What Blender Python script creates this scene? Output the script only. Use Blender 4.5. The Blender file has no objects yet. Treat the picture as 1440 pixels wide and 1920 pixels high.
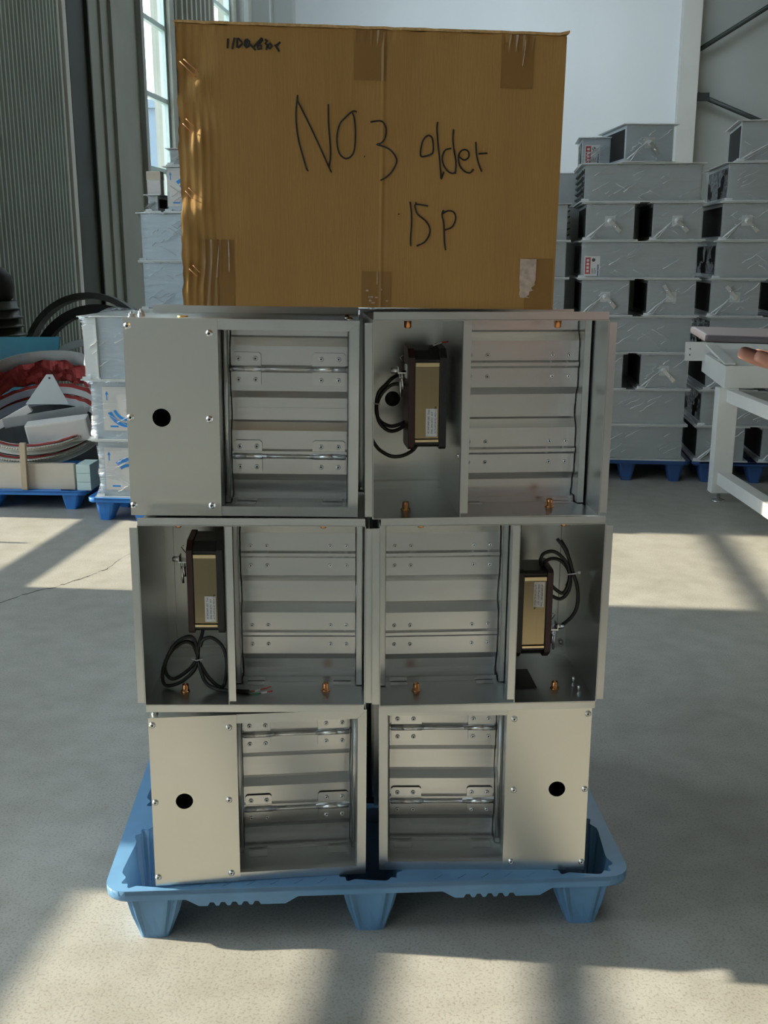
import bpy, bmesh, math, random
from mathutils import Vector, Matrix, noise, Euler

R = math.radians
SC = bpy.context.scene
COL = SC.collection

# ---------------------------------------------------------------- camera
cam_d = bpy.data.cameras.new('camera')
cam_d.sensor_fit = 'HORIZONTAL'
cam_d.sensor_width = 36.0
cam_d.lens = 36.0 * 1950.0 / 1440.0
cam_d.clip_end = 300
cam = bpy.data.objects.new('camera', cam_d)
COL.objects.link(cam)
cam.location = (0, 0, 1.56)
cam.rotation_euler = (R(90 - 13.83), 0, 0)
SC.camera = cam

# ---------------------------------------------------------------- sky, sun, exposure
world = bpy.data.worlds.new('sky')
SC.world = world
world.use_nodes = True
wn = world.node_tree.nodes
bg = wn['Background']
bg.inputs['Color'].default_value = (0.84, 0.92, 1.0, 1)
bg.inputs['Strength'].default_value = 6.0

sun_d = bpy.data.lights.new('sun', 'SUN')
sun_d.energy = 13.0
sun_d.color = (1.0, 0.83, 0.64)
sun_d.angle = R(0.7)
sun = bpy.data.objects.new('sun', sun_d)
COL.objects.link(sun)
sun.location = (-12, 1, 8)
SUN_DIR = Vector((1.0, -0.10, -0.466)).normalized()
sun.rotation_euler = SUN_DIR.to_track_quat('-Z', 'Y').to_euler()

SC.view_settings.view_transform = 'Standard'
SC.view_settings.look = 'None'
SC.view_settings.exposure = 0.0
SC.view_settings.gamma = 1.0
SC.view_settings.use_curve_mapping = False

# ---------------------------------------------------------------- materials
def mk(name, col, metal=0.0, rough=0.5, var=0.0, vscale=8.0, bump=0.0, bscale=20.0, rvar=0.0,
       stretch=(1, 1, 1), spec=0.5, col2=None, aniso=0.0):
    m = bpy.data.materials.new(name)
    m.use_nodes = True
    nt = m.node_tree
    b = nt.nodes['Principled BSDF']
    b.inputs['Base Color'].default_value = (*col, 1)
    b.inputs['Metallic'].default_value = metal
    b.inputs['Roughness'].default_value = rough
    b.inputs['Specular IOR Level'].default_value = spec
    if var > 0 or rvar > 0 or bump > 0:
        tc = nt.nodes.new('ShaderNodeTexCoord')
        mp = nt.nodes.new('ShaderNodeMapping')
        mp.inputs['Scale'].default_value = stretch
        nt.links.new(tc.outputs['Object'], mp.inputs['Vector'])
        n = nt.nodes.new('ShaderNodeTexNoise')
        n.inputs['Scale'].default_value = vscale
        n.inputs['Detail'].default_value = 5
        nt.links.new(mp.outputs['Vector'], n.inputs['Vector'])
        if var > 0:
            r = nt.nodes.new('ShaderNodeValToRGB')
            c2 = col2 or tuple(max(0, c * (1 - var)) for c in col)
            r.color_ramp.elements[0].position = 0.35
            r.color_ramp.elements[1].position = 0.65
            r.color_ramp.elements[0].color = (*c2, 1)
            r.color_ramp.elements[1].color = (*col, 1)
            nt.links.new(n.outputs['Fac'], r.inputs['Fac'])
            nt.links.new(r.outputs['Color'], b.inputs['Base Color'])
        if rvar > 0:
            mr = nt.nodes.new('ShaderNodeMapRange')
            mr.inputs['To Min'].default_value = rough - rvar
            mr.inputs['To Max'].default_value = rough + rvar
            nt.links.new(n.outputs['Fac'], mr.inputs['Value'])
            nt.links.new(mr.outputs['Result'], b.inputs['Roughness'])
        if bump > 0:
            n2 = nt.nodes.new('ShaderNodeTexNoise')
            n2.inputs['Scale'].default_value = bscale
            n2.inputs['Detail'].default_value = 3
            nt.links.new(mp.outputs['Vector'], n2.inputs['Vector'])
            bp = nt.nodes.new('ShaderNodeBump')
            bp.inputs['Strength'].default_value = bump
            bp.inputs['Distance'].default_value = 0.01
            nt.links.new(n2.outputs['Fac'], bp.inputs['Height'])
            nt.links.new(bp.outputs['Normal'], b.inputs['Normal'])
    return m

M = {}
M['galv'] = mk('galvanised_steel', (0.66, 0.68, 0.68), 1.0, 0.30, 0.05, 9, 0.0, 4, 0.03)
M['galv_panel'] = mk('galvanised_panel', (0.68, 0.68, 0.65), 1.0, 0.27)
M['blade'] = mk('blade_steel', (0.68, 0.69, 0.70), 1.0, 0.26, 0.05, 10, 0.0, 9, 0.03, stretch=(0.4, 1, 3))
M['zinc'] = mk('zinc_screw', (0.72, 0.74, 0.76), 1.0, 0.22)
M['bracket'] = mk('zinc_bracket', (0.70, 0.71, 0.72), 1.0, 0.25)
M['dark'] = mk('dark_recess', (0.02, 0.02, 0.02), 0.0, 0.6)  # black put in for shade in screw slots, holes and ports; eyes too
M['copper'] = mk('copper_bush', (0.66, 0.29, 0.12), 1.0, 0.25)
M['brass'] = mk('brass_bush', (0.75, 0.52, 0.18), 1.0, 0.3)
M['black'] = mk('black_plastic', (0.016, 0.015, 0.015), 0.0, 0.42)
M['maroon'] = mk('maroon_plastic', (0.05, 0.012, 0.012), 0.0, 0.4)
M['gold'] = mk('anodised_gold_dark', (0.36, 0.29, 0.18), 1.0, 0.17, 0.05, 8, stretch=(30, 30, 0.5))  # face gold darkened, its dark reflection is put into the colour
M['goldglint'] = mk('gold_edge_glint', (0.85, 0.68, 0.42), 1.0, 0.3)  # same gold brightened, paints the shine on the bent ends
M['label'] = mk('white_label', (0.74, 0.73, 0.72), 0.0, 0.5)
M['ink'] = mk('label_ink', (0.03, 0.03, 0.03), 0.0, 0.6)
M['cable'] = mk('cable_rubber', (0.012, 0.012, 0.012), 0.0, 0.45)
M['tie'] = mk('white_tie', (0.6, 0.6, 0.6), 0.0, 0.4)
M['wire_red'] = mk('wire_red', (0.55, 0.05, 0.03), 0.0, 0.4)
M['wire_white'] = mk('wire_white', (0.75, 0.75, 0.75), 0.0, 0.4)
M['wire_green'] = mk('wire_green', (0.05, 0.25, 0.14), 0.0, 0.4)
M['card'] = mk('cardboard', (0.365, 0.208, 0.068), 0.0, 0.72, 0.10, 3, 0.10, 90, stretch=(3, 1, 0.25), spec=0.2)
M['cardlit'] = mk('cardboard_edge_lit', (0.60, 0.38, 0.17), 0.0, 0.8, 0.3, 120, 0.3, 200, spec=0.2)  # paler copy of the card, lit top edges put into the colour
M['tape'] = mk('brown_tape', (0.25, 0.13, 0.032), 0.0, 0.3, 0.1, 12, spec=0.5)
M['paper'] = mk('torn_paper', (0.55, 0.43, 0.36), 0.0, 0.8, 0.35, 70)
M['staple'] = mk('copper_staple', (0.75, 0.40, 0.24), 1.0, 0.3)
M['marker'] = mk('black_marker', (0.012, 0.010, 0.010), 0.0, 0.5)
M['pallet'] = mk('blue_plastic', (0.14, 0.31, 0.53), 0.0, 0.38, 0.25, 9, 0.05, 30, 0.08, col2=(0.12, 0.26, 0.45))
M['pallet2'] = mk('bright_blue_plastic', (0.035, 0.22, 0.66), 0.0, 0.42, 0.2, 6)
M['pallet3'] = mk('navy_plastic', (0.02, 0.07, 0.22), 0.0, 0.5, 0.2, 6)
M['wrapsteel'] = mk('painted_grey_steel', (0.46, 0.485, 0.50), 0.45, 0.42, 0.08, 5, 0.03, 6)
M['wrapsteel_lt'] = mk('zinc_sheet_pale', (0.50, 0.56, 0.62), 0.4, 0.42, 0.06, 4)
M['wrapflange'] = mk('grey_flange', (0.66, 0.68, 0.68), 0.3, 0.35)
M['foam'] = mk('opening_shade', (0.008, 0.008, 0.008), 0.0, 0.9)  # flat black painting the shade inside open duct ends
M['whiteboard'] = mk('white_card', (0.70, 0.67, 0.65), 0.0, 0.6, 0.06, 5)
M['bluearc'] = mk('blue_print', (0.02, 0.26, 0.72), 0.0, 0.5)
M['redprint'] = mk('red_print', (0.50, 0.03, 0.03), 0.0, 0.5)
M['navyprint'] = mk('navy_print', (0.02, 0.05, 0.25), 0.0, 0.5)
M['ply'] = mk('pale_board', (0.62, 0.54, 0.44), 0.0, 0.7, 0.08, 5)
M['mint'] = mk('pale_green_foam', (0.62, 0.75, 0.72), 0.0, 0.7)
M['teal'] = mk('teal_panel', (0.0, 0.19, 0.28), 0.0, 0.4, 0.15, 5, col2=(0.0, 0.14, 0.22))
M['redfabric'] = mk('red_fabric', (0.33, 0.035, 0.03), 0.0, 0.75, 0.3, 7, 0.2, 12)
M['ringwhite'] = mk('white_ring', (0.70, 0.70, 0.66), 0.1, 0.45, 0.08, 8)
M['rope'] = mk('beige_lacing', (0.62, 0.52, 0.38), 0.0, 0.8)
M['wood'] = mk('raw_wood', (0.58, 0.46, 0.32), 0.0, 0.7, 0.2, 20, stretch=(4, 4, 0.5))
M['greysheet'] = mk('grey_sheet', (0.46, 0.48, 0.48), 0.5, 0.45, 0.1, 4)
M['darkiron'] = mk('dark_iron', (0.014, 0.014, 0.014), 0.3, 0.6, 0.3, 10)
M['iron2'] = mk('dull_iron', (0.09, 0.09, 0.085), 0.6, 0.5, 0.3, 10)
M['whitepaint'] = mk('white_paint', (0.74, 0.74, 0.72), 0.0, 0.4, 0.05, 6)
M['phone'] = mk('phone_shell', (0.17, 0.16, 0.19), 0.6, 0.35)
M['phoneglass'] = mk('phone_glass', (0.01, 0.01, 0.012), 0.0, 0.15)
M['skin'] = mk('skin', (0.55, 0.26, 0.19), 0.0, 0.5, 0.12, 12)
M['jacket'] = mk('dark_jacket', (0.05, 0.06, 0.09), 0.0, 0.8, 0.2, 15)
M['trousers'] = mk('dark_trousers', (0.04, 0.04, 0.05), 0.0, 0.85)
M['hair'] = mk('black_hair', (0.012, 0.01, 0.01), 0.0, 0.5)
M['wallwhite'] = mk('white_cladding', (0.72, 0.75, 0.78), 0.0, 0.6, 0.06, 0.7, stretch=(1, 1, 0.3))
M['column'] = mk('warm_grey_paint', (0.56, 0.55, 0.53), 0.0, 0.5, 0.08, 1.5)
M['wallgrey'] = mk('grey_wall_tone', (0.36, 0.38, 0.37), 0.0, 0.6, 0.06, 1)
M['corr'] = mk('green_grey_corrugated', (0.42, 0.47, 0.43), 0.1, 0.5, 0.15, 1.5)
M['darksteel'] = mk('dark_green_steel', (0.035, 0.045, 0.038), 0.0, 0.5, 0.15, 2)
M['panelgrey'] = mk('olive_grey_panel', (0.30, 0.31, 0.27), 0.0, 0.5, 0.12, 2)
M['frame'] = mk('window_frame', (0.42, 0.52, 0.50), 0.2, 0.4)
M['trim'] = mk('pale_trim', (0.70, 0.70, 0.66), 0.0, 0.5)
M['rod'] = mk('dark_rod', (0.03, 0.04, 0.038), 0.2, 0.5)
M['neighbour'] = mk('pale_blue_render', (0.13, 0.18, 0.23), 0.0, 0.8)
M['outside'] = mk('outside_concrete', (0.45, 0.44, 0.41), 0.0, 0.9)
M['roof'] = mk('roof_sheet', (0.42, 0.43, 0.43), 0.0, 0.6)
M['crack'] = mk('crack_dirt', (0.06, 0.055, 0.05), 0.0, 0.9)

def floor_mat():
    m = bpy.data.materials.new('polished_concrete')
    m.use_nodes = True
    nt = m.node_tree
    b = nt.nodes['Principled BSDF']
    tc = nt.nodes.new('ShaderNodeTexCoord')
    def nz(s, d=6):
        n = nt.nodes.new('ShaderNodeTexNoise')
        n.inputs['Scale'].default_value = s
        n.inputs['Detail'].default_value = d
        nt.links.new(tc.outputs['Object'], n.inputs['Vector'])
        return n
    big, mid, fine = nz(1.1), nz(9), nz(160, 3)
    r = nt.nodes.new('ShaderNodeValToRGB')
    r.color_ramp.elements[0].position = 0.3
    r.color_ramp.elements[1].position = 0.7
    r.color_ramp.elements[0].color = (0.37, 0.36, 0.325, 1)
    r.color_ramp.elements[1].color = (0.46, 0.45, 0.42, 1)
    nt.links.new(big.outputs['Fac'], r.inputs['Fac'])
    mx = nt.nodes.new('ShaderNodeMix'); mx.data_type = 'RGBA'; mx.blend_type = 'MULTIPLY'
    mx.inputs['Factor'].default_value = 0.55
    r2 = nt.nodes.new('ShaderNodeValToRGB')
    r2.color_ramp.elements[0].position = 0.30; r2.color_ramp.elements[1].position = 0.62
    r2.color_ramp.elements[0].color = (0.72, 0.70, 0.66, 1); r2.color_ramp.elements[1].color = (1, 1, 1, 1)
    nt.links.new(mid.outputs['Fac'], r2.inputs['Fac'])
    nt.links.new(r.outputs['Color'], mx.inputs['A']); nt.links.new(r2.outputs['Color'], mx.inputs['B'])
    mx2 = nt.nodes.new('ShaderNodeMix'); mx2.data_type = 'RGBA'; mx2.blend_type = 'MULTIPLY'
    mx2.inputs['Factor'].default_value = 0.75
    r3 = nt.nodes.new('ShaderNodeValToRGB')
    r3.color_ramp.elements[0].position = 0.28; r3.color_ramp.elements[1].position = 0.5
    r3.color_ramp.elements[0].color = (0.55, 0.52, 0.48, 1); r3.color_ramp.elements[1].color = (1, 1, 1, 1)
    nt.links.new(fine.outputs['Fac'], r3.inputs['Fac'])
    nt.links.new(mx.outputs['Result'], mx2.inputs['A']); nt.links.new(r3.outputs['Color'], mx2.inputs['B'])
    nt.links.new(mx2.outputs['Result'], b.inputs['Base Color'])
    mr = nt.nodes.new('ShaderNodeMapRange')
    mr.inputs['To Min'].default_value = 0.34; mr.inputs['To Max'].default_value = 0.58
    nt.links.new(big.outputs['Fac'], mr.inputs['Value'])
    nt.links.new(mr.outputs['Result'], b.inputs['Roughness'])
    bp = nt.nodes.new('ShaderNodeBump')
    bp.inputs['Strength'].default_value = 0.12; bp.inputs['Distance'].default_value = 0.004
    nt.links.new(fine.outputs['Fac'], bp.inputs['Height'])
    nt.links.new(bp.outputs['Normal'], b.inputs['Normal'])
    return m
M['floor'] = floor_mat()

def glass_mat(name, tint, fac, rough=0.02):
    m = bpy.data.materials.new(name)
    m.use_nodes = True
    nt = m.node_tree
    nt.nodes.remove(nt.nodes['Principled BSDF'])
    out = nt.nodes['Material Output']
    t = nt.nodes.new('ShaderNodeBsdfTransparent'); t.inputs['Color'].default_value = (*tint, 1)
    g = nt.nodes.new('ShaderNodeBsdfGlossy'); g.inputs['Roughness'].default_value = rough
    lw = nt.nodes.new('ShaderNodeLayerWeight'); lw.inputs['Blend'].default_value = fac
    mx = nt.nodes.new('ShaderNodeMixShader')
    pw = nt.nodes.new('ShaderNodeMath'); pw.operation = 'POWER'; pw.inputs[1].default_value = 4.0
    ad = nt.nodes.new('ShaderNodeMath'); ad.operation = 'MULTIPLY_ADD'; ad.inputs[1].default_value = 0.7; ad.inputs[2].default_value = 0.03
    lw.inputs['Blend'].default_value = 0.5
    nt.links.new(lw.outputs['Facing'], pw.inputs[0]); nt.links.new(pw.outputs['Value'], ad.inputs[0])
    nt.links.new(ad.outputs['Value'], mx.inputs['Fac'])
    nt.links.new(t.outputs['BSDF'], mx.inputs[1]); nt.links.new(g.outputs['BSDF'], mx.inputs[2])
    nt.links.new(mx.outputs['Shader'], out.inputs['Surface'])
    return m
M['glass'] = glass_mat('window_glass', (0.93, 0.97, 0.97), 0.12)

def film_mat():
    m = bpy.data.materials.new('clear_plastic_film')
    m.use_nodes = True
    nt = m.node_tree
    nt.nodes.remove(nt.nodes['Principled BSDF'])
    out = nt.nodes['Material Output']
    tc = nt.nodes.new('ShaderNodeTexCoord')
    mp = nt.nodes.new('ShaderNodeMapping')
    mp.inputs['Rotation'].default_value = (0.2, 0.75, 0.1)
    mp.inputs['Scale'].default_value = (2.2, 6, 14)
    nt.links.new(tc.outputs['Object'], mp.inputs['Vector'])
    n = nt.nodes.new('ShaderNodeTexNoise'); n.inputs['Scale'].default_value = 2.6; n.inputs['Detail'].default_value = 4
    n.inputs['Distortion'].default_value = 0.6
    nt.links.new(mp.outputs['Vector'], n.inputs['Vector'])
    bp = nt.nodes.new('ShaderNodeBump'); bp.inputs['Strength'].default_value = 1.0; bp.inputs['Distance'].default_value = 0.05
    nt.links.new(n.outputs['Fac'], bp.inputs['Height'])
    t = nt.nodes.new('ShaderNodeBsdfTransparent'); t.inputs['Color'].default_value = (0.95, 0.965, 0.97, 1)
    g = nt.nodes.new('ShaderNodeBsdfGlossy'); g.inputs['Roughness'].default_value = 0.07
    g.inputs['Color'].default_value = (0.95, 0.97, 1, 1)
    nt.links.new(bp.outputs['Normal'], g.inputs['Normal'])
    d = nt.nodes.new('ShaderNodeBsdfDiffuse'); d.inputs['Color'].default_value = (0.8, 0.83, 0.85, 1)
    m0 = nt.nodes.new('ShaderNodeMixShader'); m0.inputs['Fac'].default_value = 0.05
    nt.links.new(g.outputs['BSDF'], m0.inputs[1]); nt.links.new(d.outputs['BSDF'], m0.inputs[2])
    lw = nt.nodes.new('ShaderNodeLayerWeight'); lw.inputs['Blend'].default_value = 0.22
    nt.links.new(bp.outputs['Normal'], lw.inputs['Normal'])
    r = nt.nodes.new('ShaderNodeMapRange'); r.inputs['To Min'].default_value = 0.04; r.inputs['To Max'].default_value = 0.45
    nt.links.new(lw.outputs['Facing'], r.inputs['Value'])
    mx = nt.nodes.new('ShaderNodeMixShader')
    nt.links.new(r.outputs['Result'], mx.inputs['Fac'])
    nt.links.new(t.outputs['BSDF'], mx.inputs[1]); nt.links.new(m0.outputs['Shader'], mx.inputs[2])
    nt.links.new(mx.outputs['Shader'], out.inputs['Surface'])
    return m
M['film'] = film_mat()
def glint_fold_mat():  # whitened film folds, with the glints painted into the colour
    m = bpy.data.materials.new('glint_film')
    m.use_nodes = True
    nt = m.node_tree
    b = nt.nodes['Principled BSDF']
    b.inputs['Base Color'].default_value = (0.86, 0.88, 0.9, 1); b.inputs['Roughness'].default_value = 0.12
    out = nt.nodes['Material Output']
    t = nt.nodes.new('ShaderNodeBsdfTransparent'); mx = nt.nodes.new('ShaderNodeMixShader'); mx.inputs['Fac'].default_value = 0.82
    nt.links.new(t.outputs['BSDF'], mx.inputs[1]); nt.links.new(b.outputs['BSDF'], mx.inputs[2])
    nt.links.new(mx.outputs['Shader'], out.inputs['Surface'])
    return m
M['glint_fold'] = glint_fold_mat()

# ---------------------------------------------------------------- mesh helpers
class MB:
    def __init__(s):
        s.v = []; s.f = []; s.mi = []; s.sm = []
    def add(s, vs, fs, mi=0, smooth=False):
        o = len(s.v); s.v += [tuple(q) for q in vs]
        for f in fs:
            s.f.append([i + o for i in f]); s.mi.append(mi); s.sm.append(smooth)
        return s
    def box(s, x0, x1, y0, y1, z0, z1, mi=0):
        if x0 > x1: x0, x1 = x1, x0
        if y0 > y1: y0, y1 = y1, y0
        if z0 > z1: z0, z1 = z1, z0
        vs = [(x0,y0,z0),(x1,y0,z0),(x1,y1,z0),(x0,y1,z0),(x0,y0,z1),(x1,y0,z1),(x1,y1,z1),(x0,y1,z1)]
        return s.add(vs, [(3,2,1,0),(4,5,6,7),(0,1,5,4),(1,2,6,5),(2,3,7,6),(3,0,4,7)], mi)
    def prism(s, poly, axis, a, b, mi=0):
        """extrude closed polygon (2D) along axis 'x','y' or 'z' from a to b"""
        def P(u, v, t):
            return {'x': (t, u, v), 'y': (u, t, v), 'z': (u, v, t)}[axis]
        n = len(poly)
        vs = [P(u, v, a) for u, v in poly] + [P(u, v, b) for u, v in poly]
        fs = [(i, (i+1) % n, n + (i+1) % n, n + i) for i in range(n)] + [tuple(range(n))[::-1], tuple(range(n, 2*n))]
        return s.add(vs, fs, mi)
    def sheet(s, prof, x0, x1, t, mi=0):
        """profile list (y,z) extruded along x with thickness t toward +y"""
        poly = [(y, z) for y, z in prof] + [(y + t, z) for y, z in reversed(prof)]
        n = len(prof)
        vs = [(x0, y, z) for y, z in poly] + [(x1, y, z) for y, z in poly]
        k = len(poly)
        fs = []
        for i in range(k):
            j = (i + 1) % k
            fs.append((i, j, k + j, k + i))
        for i in range(n - 1):
            fs.append((i + 1, i, k - 1 - i, k - 2 - i)); fs.append((k + i, k + i + 1, 2*k - 2 - i, 2*k - 1 - i))
        return s.add(vs, fs, mi)
    def lathe(s, prof, seg=12, axis='z', c=(0,0,0), mi=0, smooth=True):
        n = len(prof); vs = []
        for k in range(seg):
            a = 2*math.pi*k/seg
            for r, h in prof:
                p = (r*math.cos(a), r*math.sin(a), h)
                if axis == 'y': p = (p[0], p[2], p[1])
                if axis == 'x': p = (p[2], p[0], p[1])
                vs.append((p[0]+c[0], p[1]+c[1], p[2]+c[2]))
        fs = []
        for k in range(seg):
            k2 = (k+1) % seg
            for i in range(n-1):
                fs.append((k*n+i, k2*n+i, k2*n+i+1, k*n+i+1))
        fs.append([k*n for k in range(seg)][::-1]); fs.append([k*n+n-1 for k in range(seg)])
        return s.add(vs, fs, mi, smooth)
    def tube(s, pts, r, seg=8, mi=0, closed=False, rs=None, smooth=True):
        pts = [Vector(p) for p in pts]; n = len(pts); vs = []
        up = Vector((0.13, 0.31, 0.94))
        for i, p in enumerate(pts):
            if closed: t = pts[(i+1) % n] - pts[i-1]
            else: t = pts[min(i+1, n-1)] - pts[max(i-1, 0)]
            t = t.normalized() if t.length > 1e-9 else Vector((0,0,1))
            a = t.cross(up)
            if a.length < 1e-3: a = t.cross(Vector((1,0,0)))
            a.normalize(); b = t.cross(a).normalized()
            up = b.cross(t) if False else up
            rr = rs[i] if rs else r
            for k in range(seg):
                q = 2*math.pi*k/seg
                vs.append(p + a*(rr*math.cos(q)) + b*(rr*math.sin(q)))
        fs = []
        m = n if closed else n-1
        for i in range(m):
            j = (i+1) % n
            for k in range(seg):
                k2 = (k+1) % seg
                fs.append((i*seg+k, i*seg+k2, j*seg+k2, j*seg+k))
        if not closed:
            fs.append(list(range(seg))[::-1]); fs.append([(n-1)*seg+k for k in range(seg)])
        return s.add(vs, fs, mi, smooth)
    def ribbon(s, pts, w, y0, y1, mi=0):
        """flat marker stroke in the xz plane between y0 and y1"""
        n = len(pts); P = [Vector((p[0], p[1])) for p in pts]; L = []; Rr = []
        for i in range(n):
            t = P[min(i+1, n-1)] - P[max(i-1, 0)]
            t = t.normalized() if t.length > 1e-9 else Vector((1, 0))
            nn = Vector((-t.y, t.x)) * (w/2)
            L.append(P[i]+nn); Rr.append(P[i]-nn)
        vs = []
        for y in (y0, y1):
            for q in L + Rr: vs.append((q.x, y, q.y))
        fs = []
        k = 2*n
        for i in range(n-1):
            fs.append((i, i+1, n+i+1, n+i)); fs.append((k+n+i, k+n+i+1, k+i+1, k+i))
            fs.append((i+1, i, k+i, k+i+1)); fs.append((n+i, n+i+1, k+n+i+1, k+n+i))
        fs.append((0, n, k+n, k)); fs.append((n-1, k+n-1, k+2*n-1, 2*n-1))
        return s.add(vs, fs, mi)
    def xf(s, mat):
        s.v = [tuple(mat @ Vector(p)) for p in s.v]; return s
    def mesh(s, name, mats, bevel=0.0):
        me = bpy.data.meshes.new(name)
        me.from_pydata(s.v, [], s.f)
        for m in mats: me.materials.append(M[m])
        me.polygons.foreach_set('material_index', s.mi)
        me.polygons.foreach_set('use_smooth', s.sm)
        bm = bmesh.new(); bm.from_mesh(me)
        bmesh.ops.recalc_face_normals(bm, faces=bm.faces)
        if bevel > 0:
            bmesh.ops.bevel(bm, geom=[e for e in bm.edges if len(e.link_faces) == 2 and e.calc_face_angle(0) > 0.6],
                            offset=bevel, segments=2, profile=0.7, affect='EDGES')
        bm.to_mesh(me); bm.free()
        me.update()
        return me

CACHE = {}
def cached(key, fn, mats, bevel=0.0):
    if key not in CACHE:
        CACHE[key] = fn().mesh(str(key[0]), mats, bevel)
    return CACHE[key]

def link(name, me, parent=None, loc=None, rot=None):
    o = bpy.data.objects.new(name, me)
    COL.objects.link(o)
    if parent is not None: o.parent = parent
    if loc is not None: o.location = loc
    if rot is not None: o.rotation_euler = rot
    return o
def obj(name, mb, mats, parent=None, loc=None, rot=None, bevel=0.0):
    if isinstance(mats, str): mats = [mats]
    return link(name, mb.mesh(name, mats, bevel), parent, loc, rot)
def tag(o, label, cat, group=None):
    o['label'] = label; o['category'] = cat
    if group: o['group'] = group
    return o
def thing(name, label, cat, loc=(0,0,0), rot=(0,0,0), group=None):
    o = bpy.data.objects.new(name, None); COL.objects.link(o)
    o.empty_display_size = 0.1
    o.location = loc; o.rotation_euler = rot
    return tag(o, label, cat, group)
def struct(o):
    o['kind'] = 'structure'; return o

def catmull(pts, n=6, closed=False):
    P = [Vector(p) for p in pts]; out = []; N = len(P)
    rng = range(N if closed else N-1)
    for i in rng:
        if closed: a, b, c, d = P[i-1], P[i], P[(i+1) % N], P[(i+2) % N]
        else: a, b, c, d = P[max(i-1,0)], P[i], P[i+1], P[min(i+2,N-1)]
        for k in range(n):
            t = k/n
            out.append(0.5*((2*b)+(-a+c)*t+(2*a-5*b+4*c-d)*t*t+(-a+3*b-3*c+d)*t**3))
    if not closed: out.append(P[-1])
    return out

def text_mb(lines, size, depth, mi=1):
    """lines [(text,x,y)] -> verts/faces in XY plane"""
    vs, fs = [], []
    for t, x, y in lines:
        cu = bpy.data.curves.new('t', 'FONT'); cu.body = t; cu.size = size; cu.extrude = depth; cu.resolution_u = 2
        ob = bpy.data.objects.new('t', cu); COL.objects.link(ob)
        dg = bpy.context.evaluated_depsgraph_get()
        me = bpy.data.meshes.new_from_object(ob.evaluated_get(dg))
        o = len(vs)
        vs += [(v.co.x + x, v.co.y + y, v.co.z) for v in me.vertices]
        fs += [[i + o for i in p.vertices] for p in me.polygons]
        bpy.data.objects.remove(ob); bpy.data.curves.remove(cu); bpy.data.meshes.remove(me)
    return vs, fs

def holed_plate(outer, holes, y0, y1):
    """plate in xz with polygonal holes, between y0 and y1"""
    bm = bmesh.new(); edges = []
    for loop in [outer] + holes:
        vs = [bm.verts.new((x, y0, z)) for x, z in loop]
        for i in range(len(vs)): edges.append(bm.edges.new((vs[i], vs[(i+1) % len(vs)])))
    bmesh.ops.triangle_fill(bm, use_beauty=True, edges=edges)
    r = bmesh.ops.extrude_face_region(bm, geom=list(bm.faces))
    for g in r['geom']:
        if isinstance(g, bmesh.types.BMVert): g.co.y = y1
    mb = MB()
    bm.verts.index_update()
    mb.add([v.co[:] for v in bm.verts], [[v.index for v in f.verts] for f in bm.faces])
    bm.free()
    return mb
def circ(cx, cz, r, n=28):
    return [(cx + r*math.cos(2*math.pi*k/n), cz + r*math.sin(2*math.pi*k/n)) for k in range(n)]

# ================================================================ THE SETTING
YAW = R(-6.45)                       # the hall is turned a little against the view
HO = Vector((-4.32, 0, 0))           # foot of the left wall
def hall(name, mb, mats, loc=(0,0,0), parent=None, bevel=0.0):
    if isinstance(mats, str): mats = [mats]
    o = bpy.data.objects.new(name, mb.mesh(name, mats, bevel)); COL.objects.link(o)
    if parent is None:
        o.location = HO; o.rotation_euler = (0, 0, YAW); o['kind'] = 'structure'
    else: o.parent = parent
    return o
W_, Y0_, Y1_, ZT = 13.0, -8.0, 21.9, 8.6
fl = hall('floor', MB().box(-0.25, W_+0.25, Y0_, Y1_+0.2, -0.2, 0.0), 'floor')
# a hairline crack across the floor on the left
ck = [(-2.02,4.42),(-1.78,4.58),(-1.69,4.72),(-1.593,4.819),(-1.54,4.90),(-1.486,4.993),(-1.45,5.06),(-1.42,5.131),(-1.415,5.20),(-1.40,5.27),(-1.364,5.408),(-1.25,5.50),(-1.12,5.66),(-1.0,5.74)]
mb = MB(); rnd = random.Random(3); L = []
pts = catmull([(x, y, 0) for x, y in ck], 4)
for i, p in enumerate(pts):
    q = p + Vector((rnd.uniform(-.008,.008), rnd.uniform(-.012,.012), 0)); w = rnd.uniform(0.002, 0.008)
    L += [(q.x, q.y-w, 0.0006), (q.x, q.y+w, 0.0006)]
mb.add(L, [(2*i, 2*i+2, 2*i+3, 2*i+1) for i in range(len(pts)-1)])
inv = Matrix.LocRotScale(HO, Euler((0,0,YAW)), None).inverted()
crack = hall('crack', mb.xf(inv), 'crack', parent=fl)

gr = struct(obj('ground', MB().box(-80, 60, -60, 120, -0.5, -0.21), 'outside'))
gr.name = 'ground'
# left wall with tall windows
WINS = [(-6.9, -5.1, 0.75, 6.8), (-3.3, -1.8, 0.75, 6.8), (0.55, 2.72, 0.75, 6.8), (5.0, 6.42, 0.15, 6.8), (13.15, 14.35, 0.6, 6.8), (16.35, 17.65, 0.6, 6.8)]  # first two, behind the camera, are unseen and added to light the stack front
ys = [Y0_] + [q for w in WINS for q in w[:2]] + [Y1_]
mb = MB()
for i in range(0, len(ys), 2): mb.box(-0.25, 0, ys[i], ys[i+1], 0, ZT)
for a, b, s, t in WINS:
    mb.box(-0.25, 0, a, b, 0, s); mb.box(-0.25, 0, a, b, t, ZT)
hall('wall_left', mb, 'panelgrey')
BARS = [[0.87+.87*k for k in range(7)], [0.87+.87*k for k in range(7)], [1.49, 1.90, 2.12, 3.48, 4.35, 5.22, 6.1], [0.925, 1.74, 2.61, 3.48, 4.35, 5.22, 6.1], [0.87+.87*k for k in range(7)], [0.87+.87*k for k in range(7)]]
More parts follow.
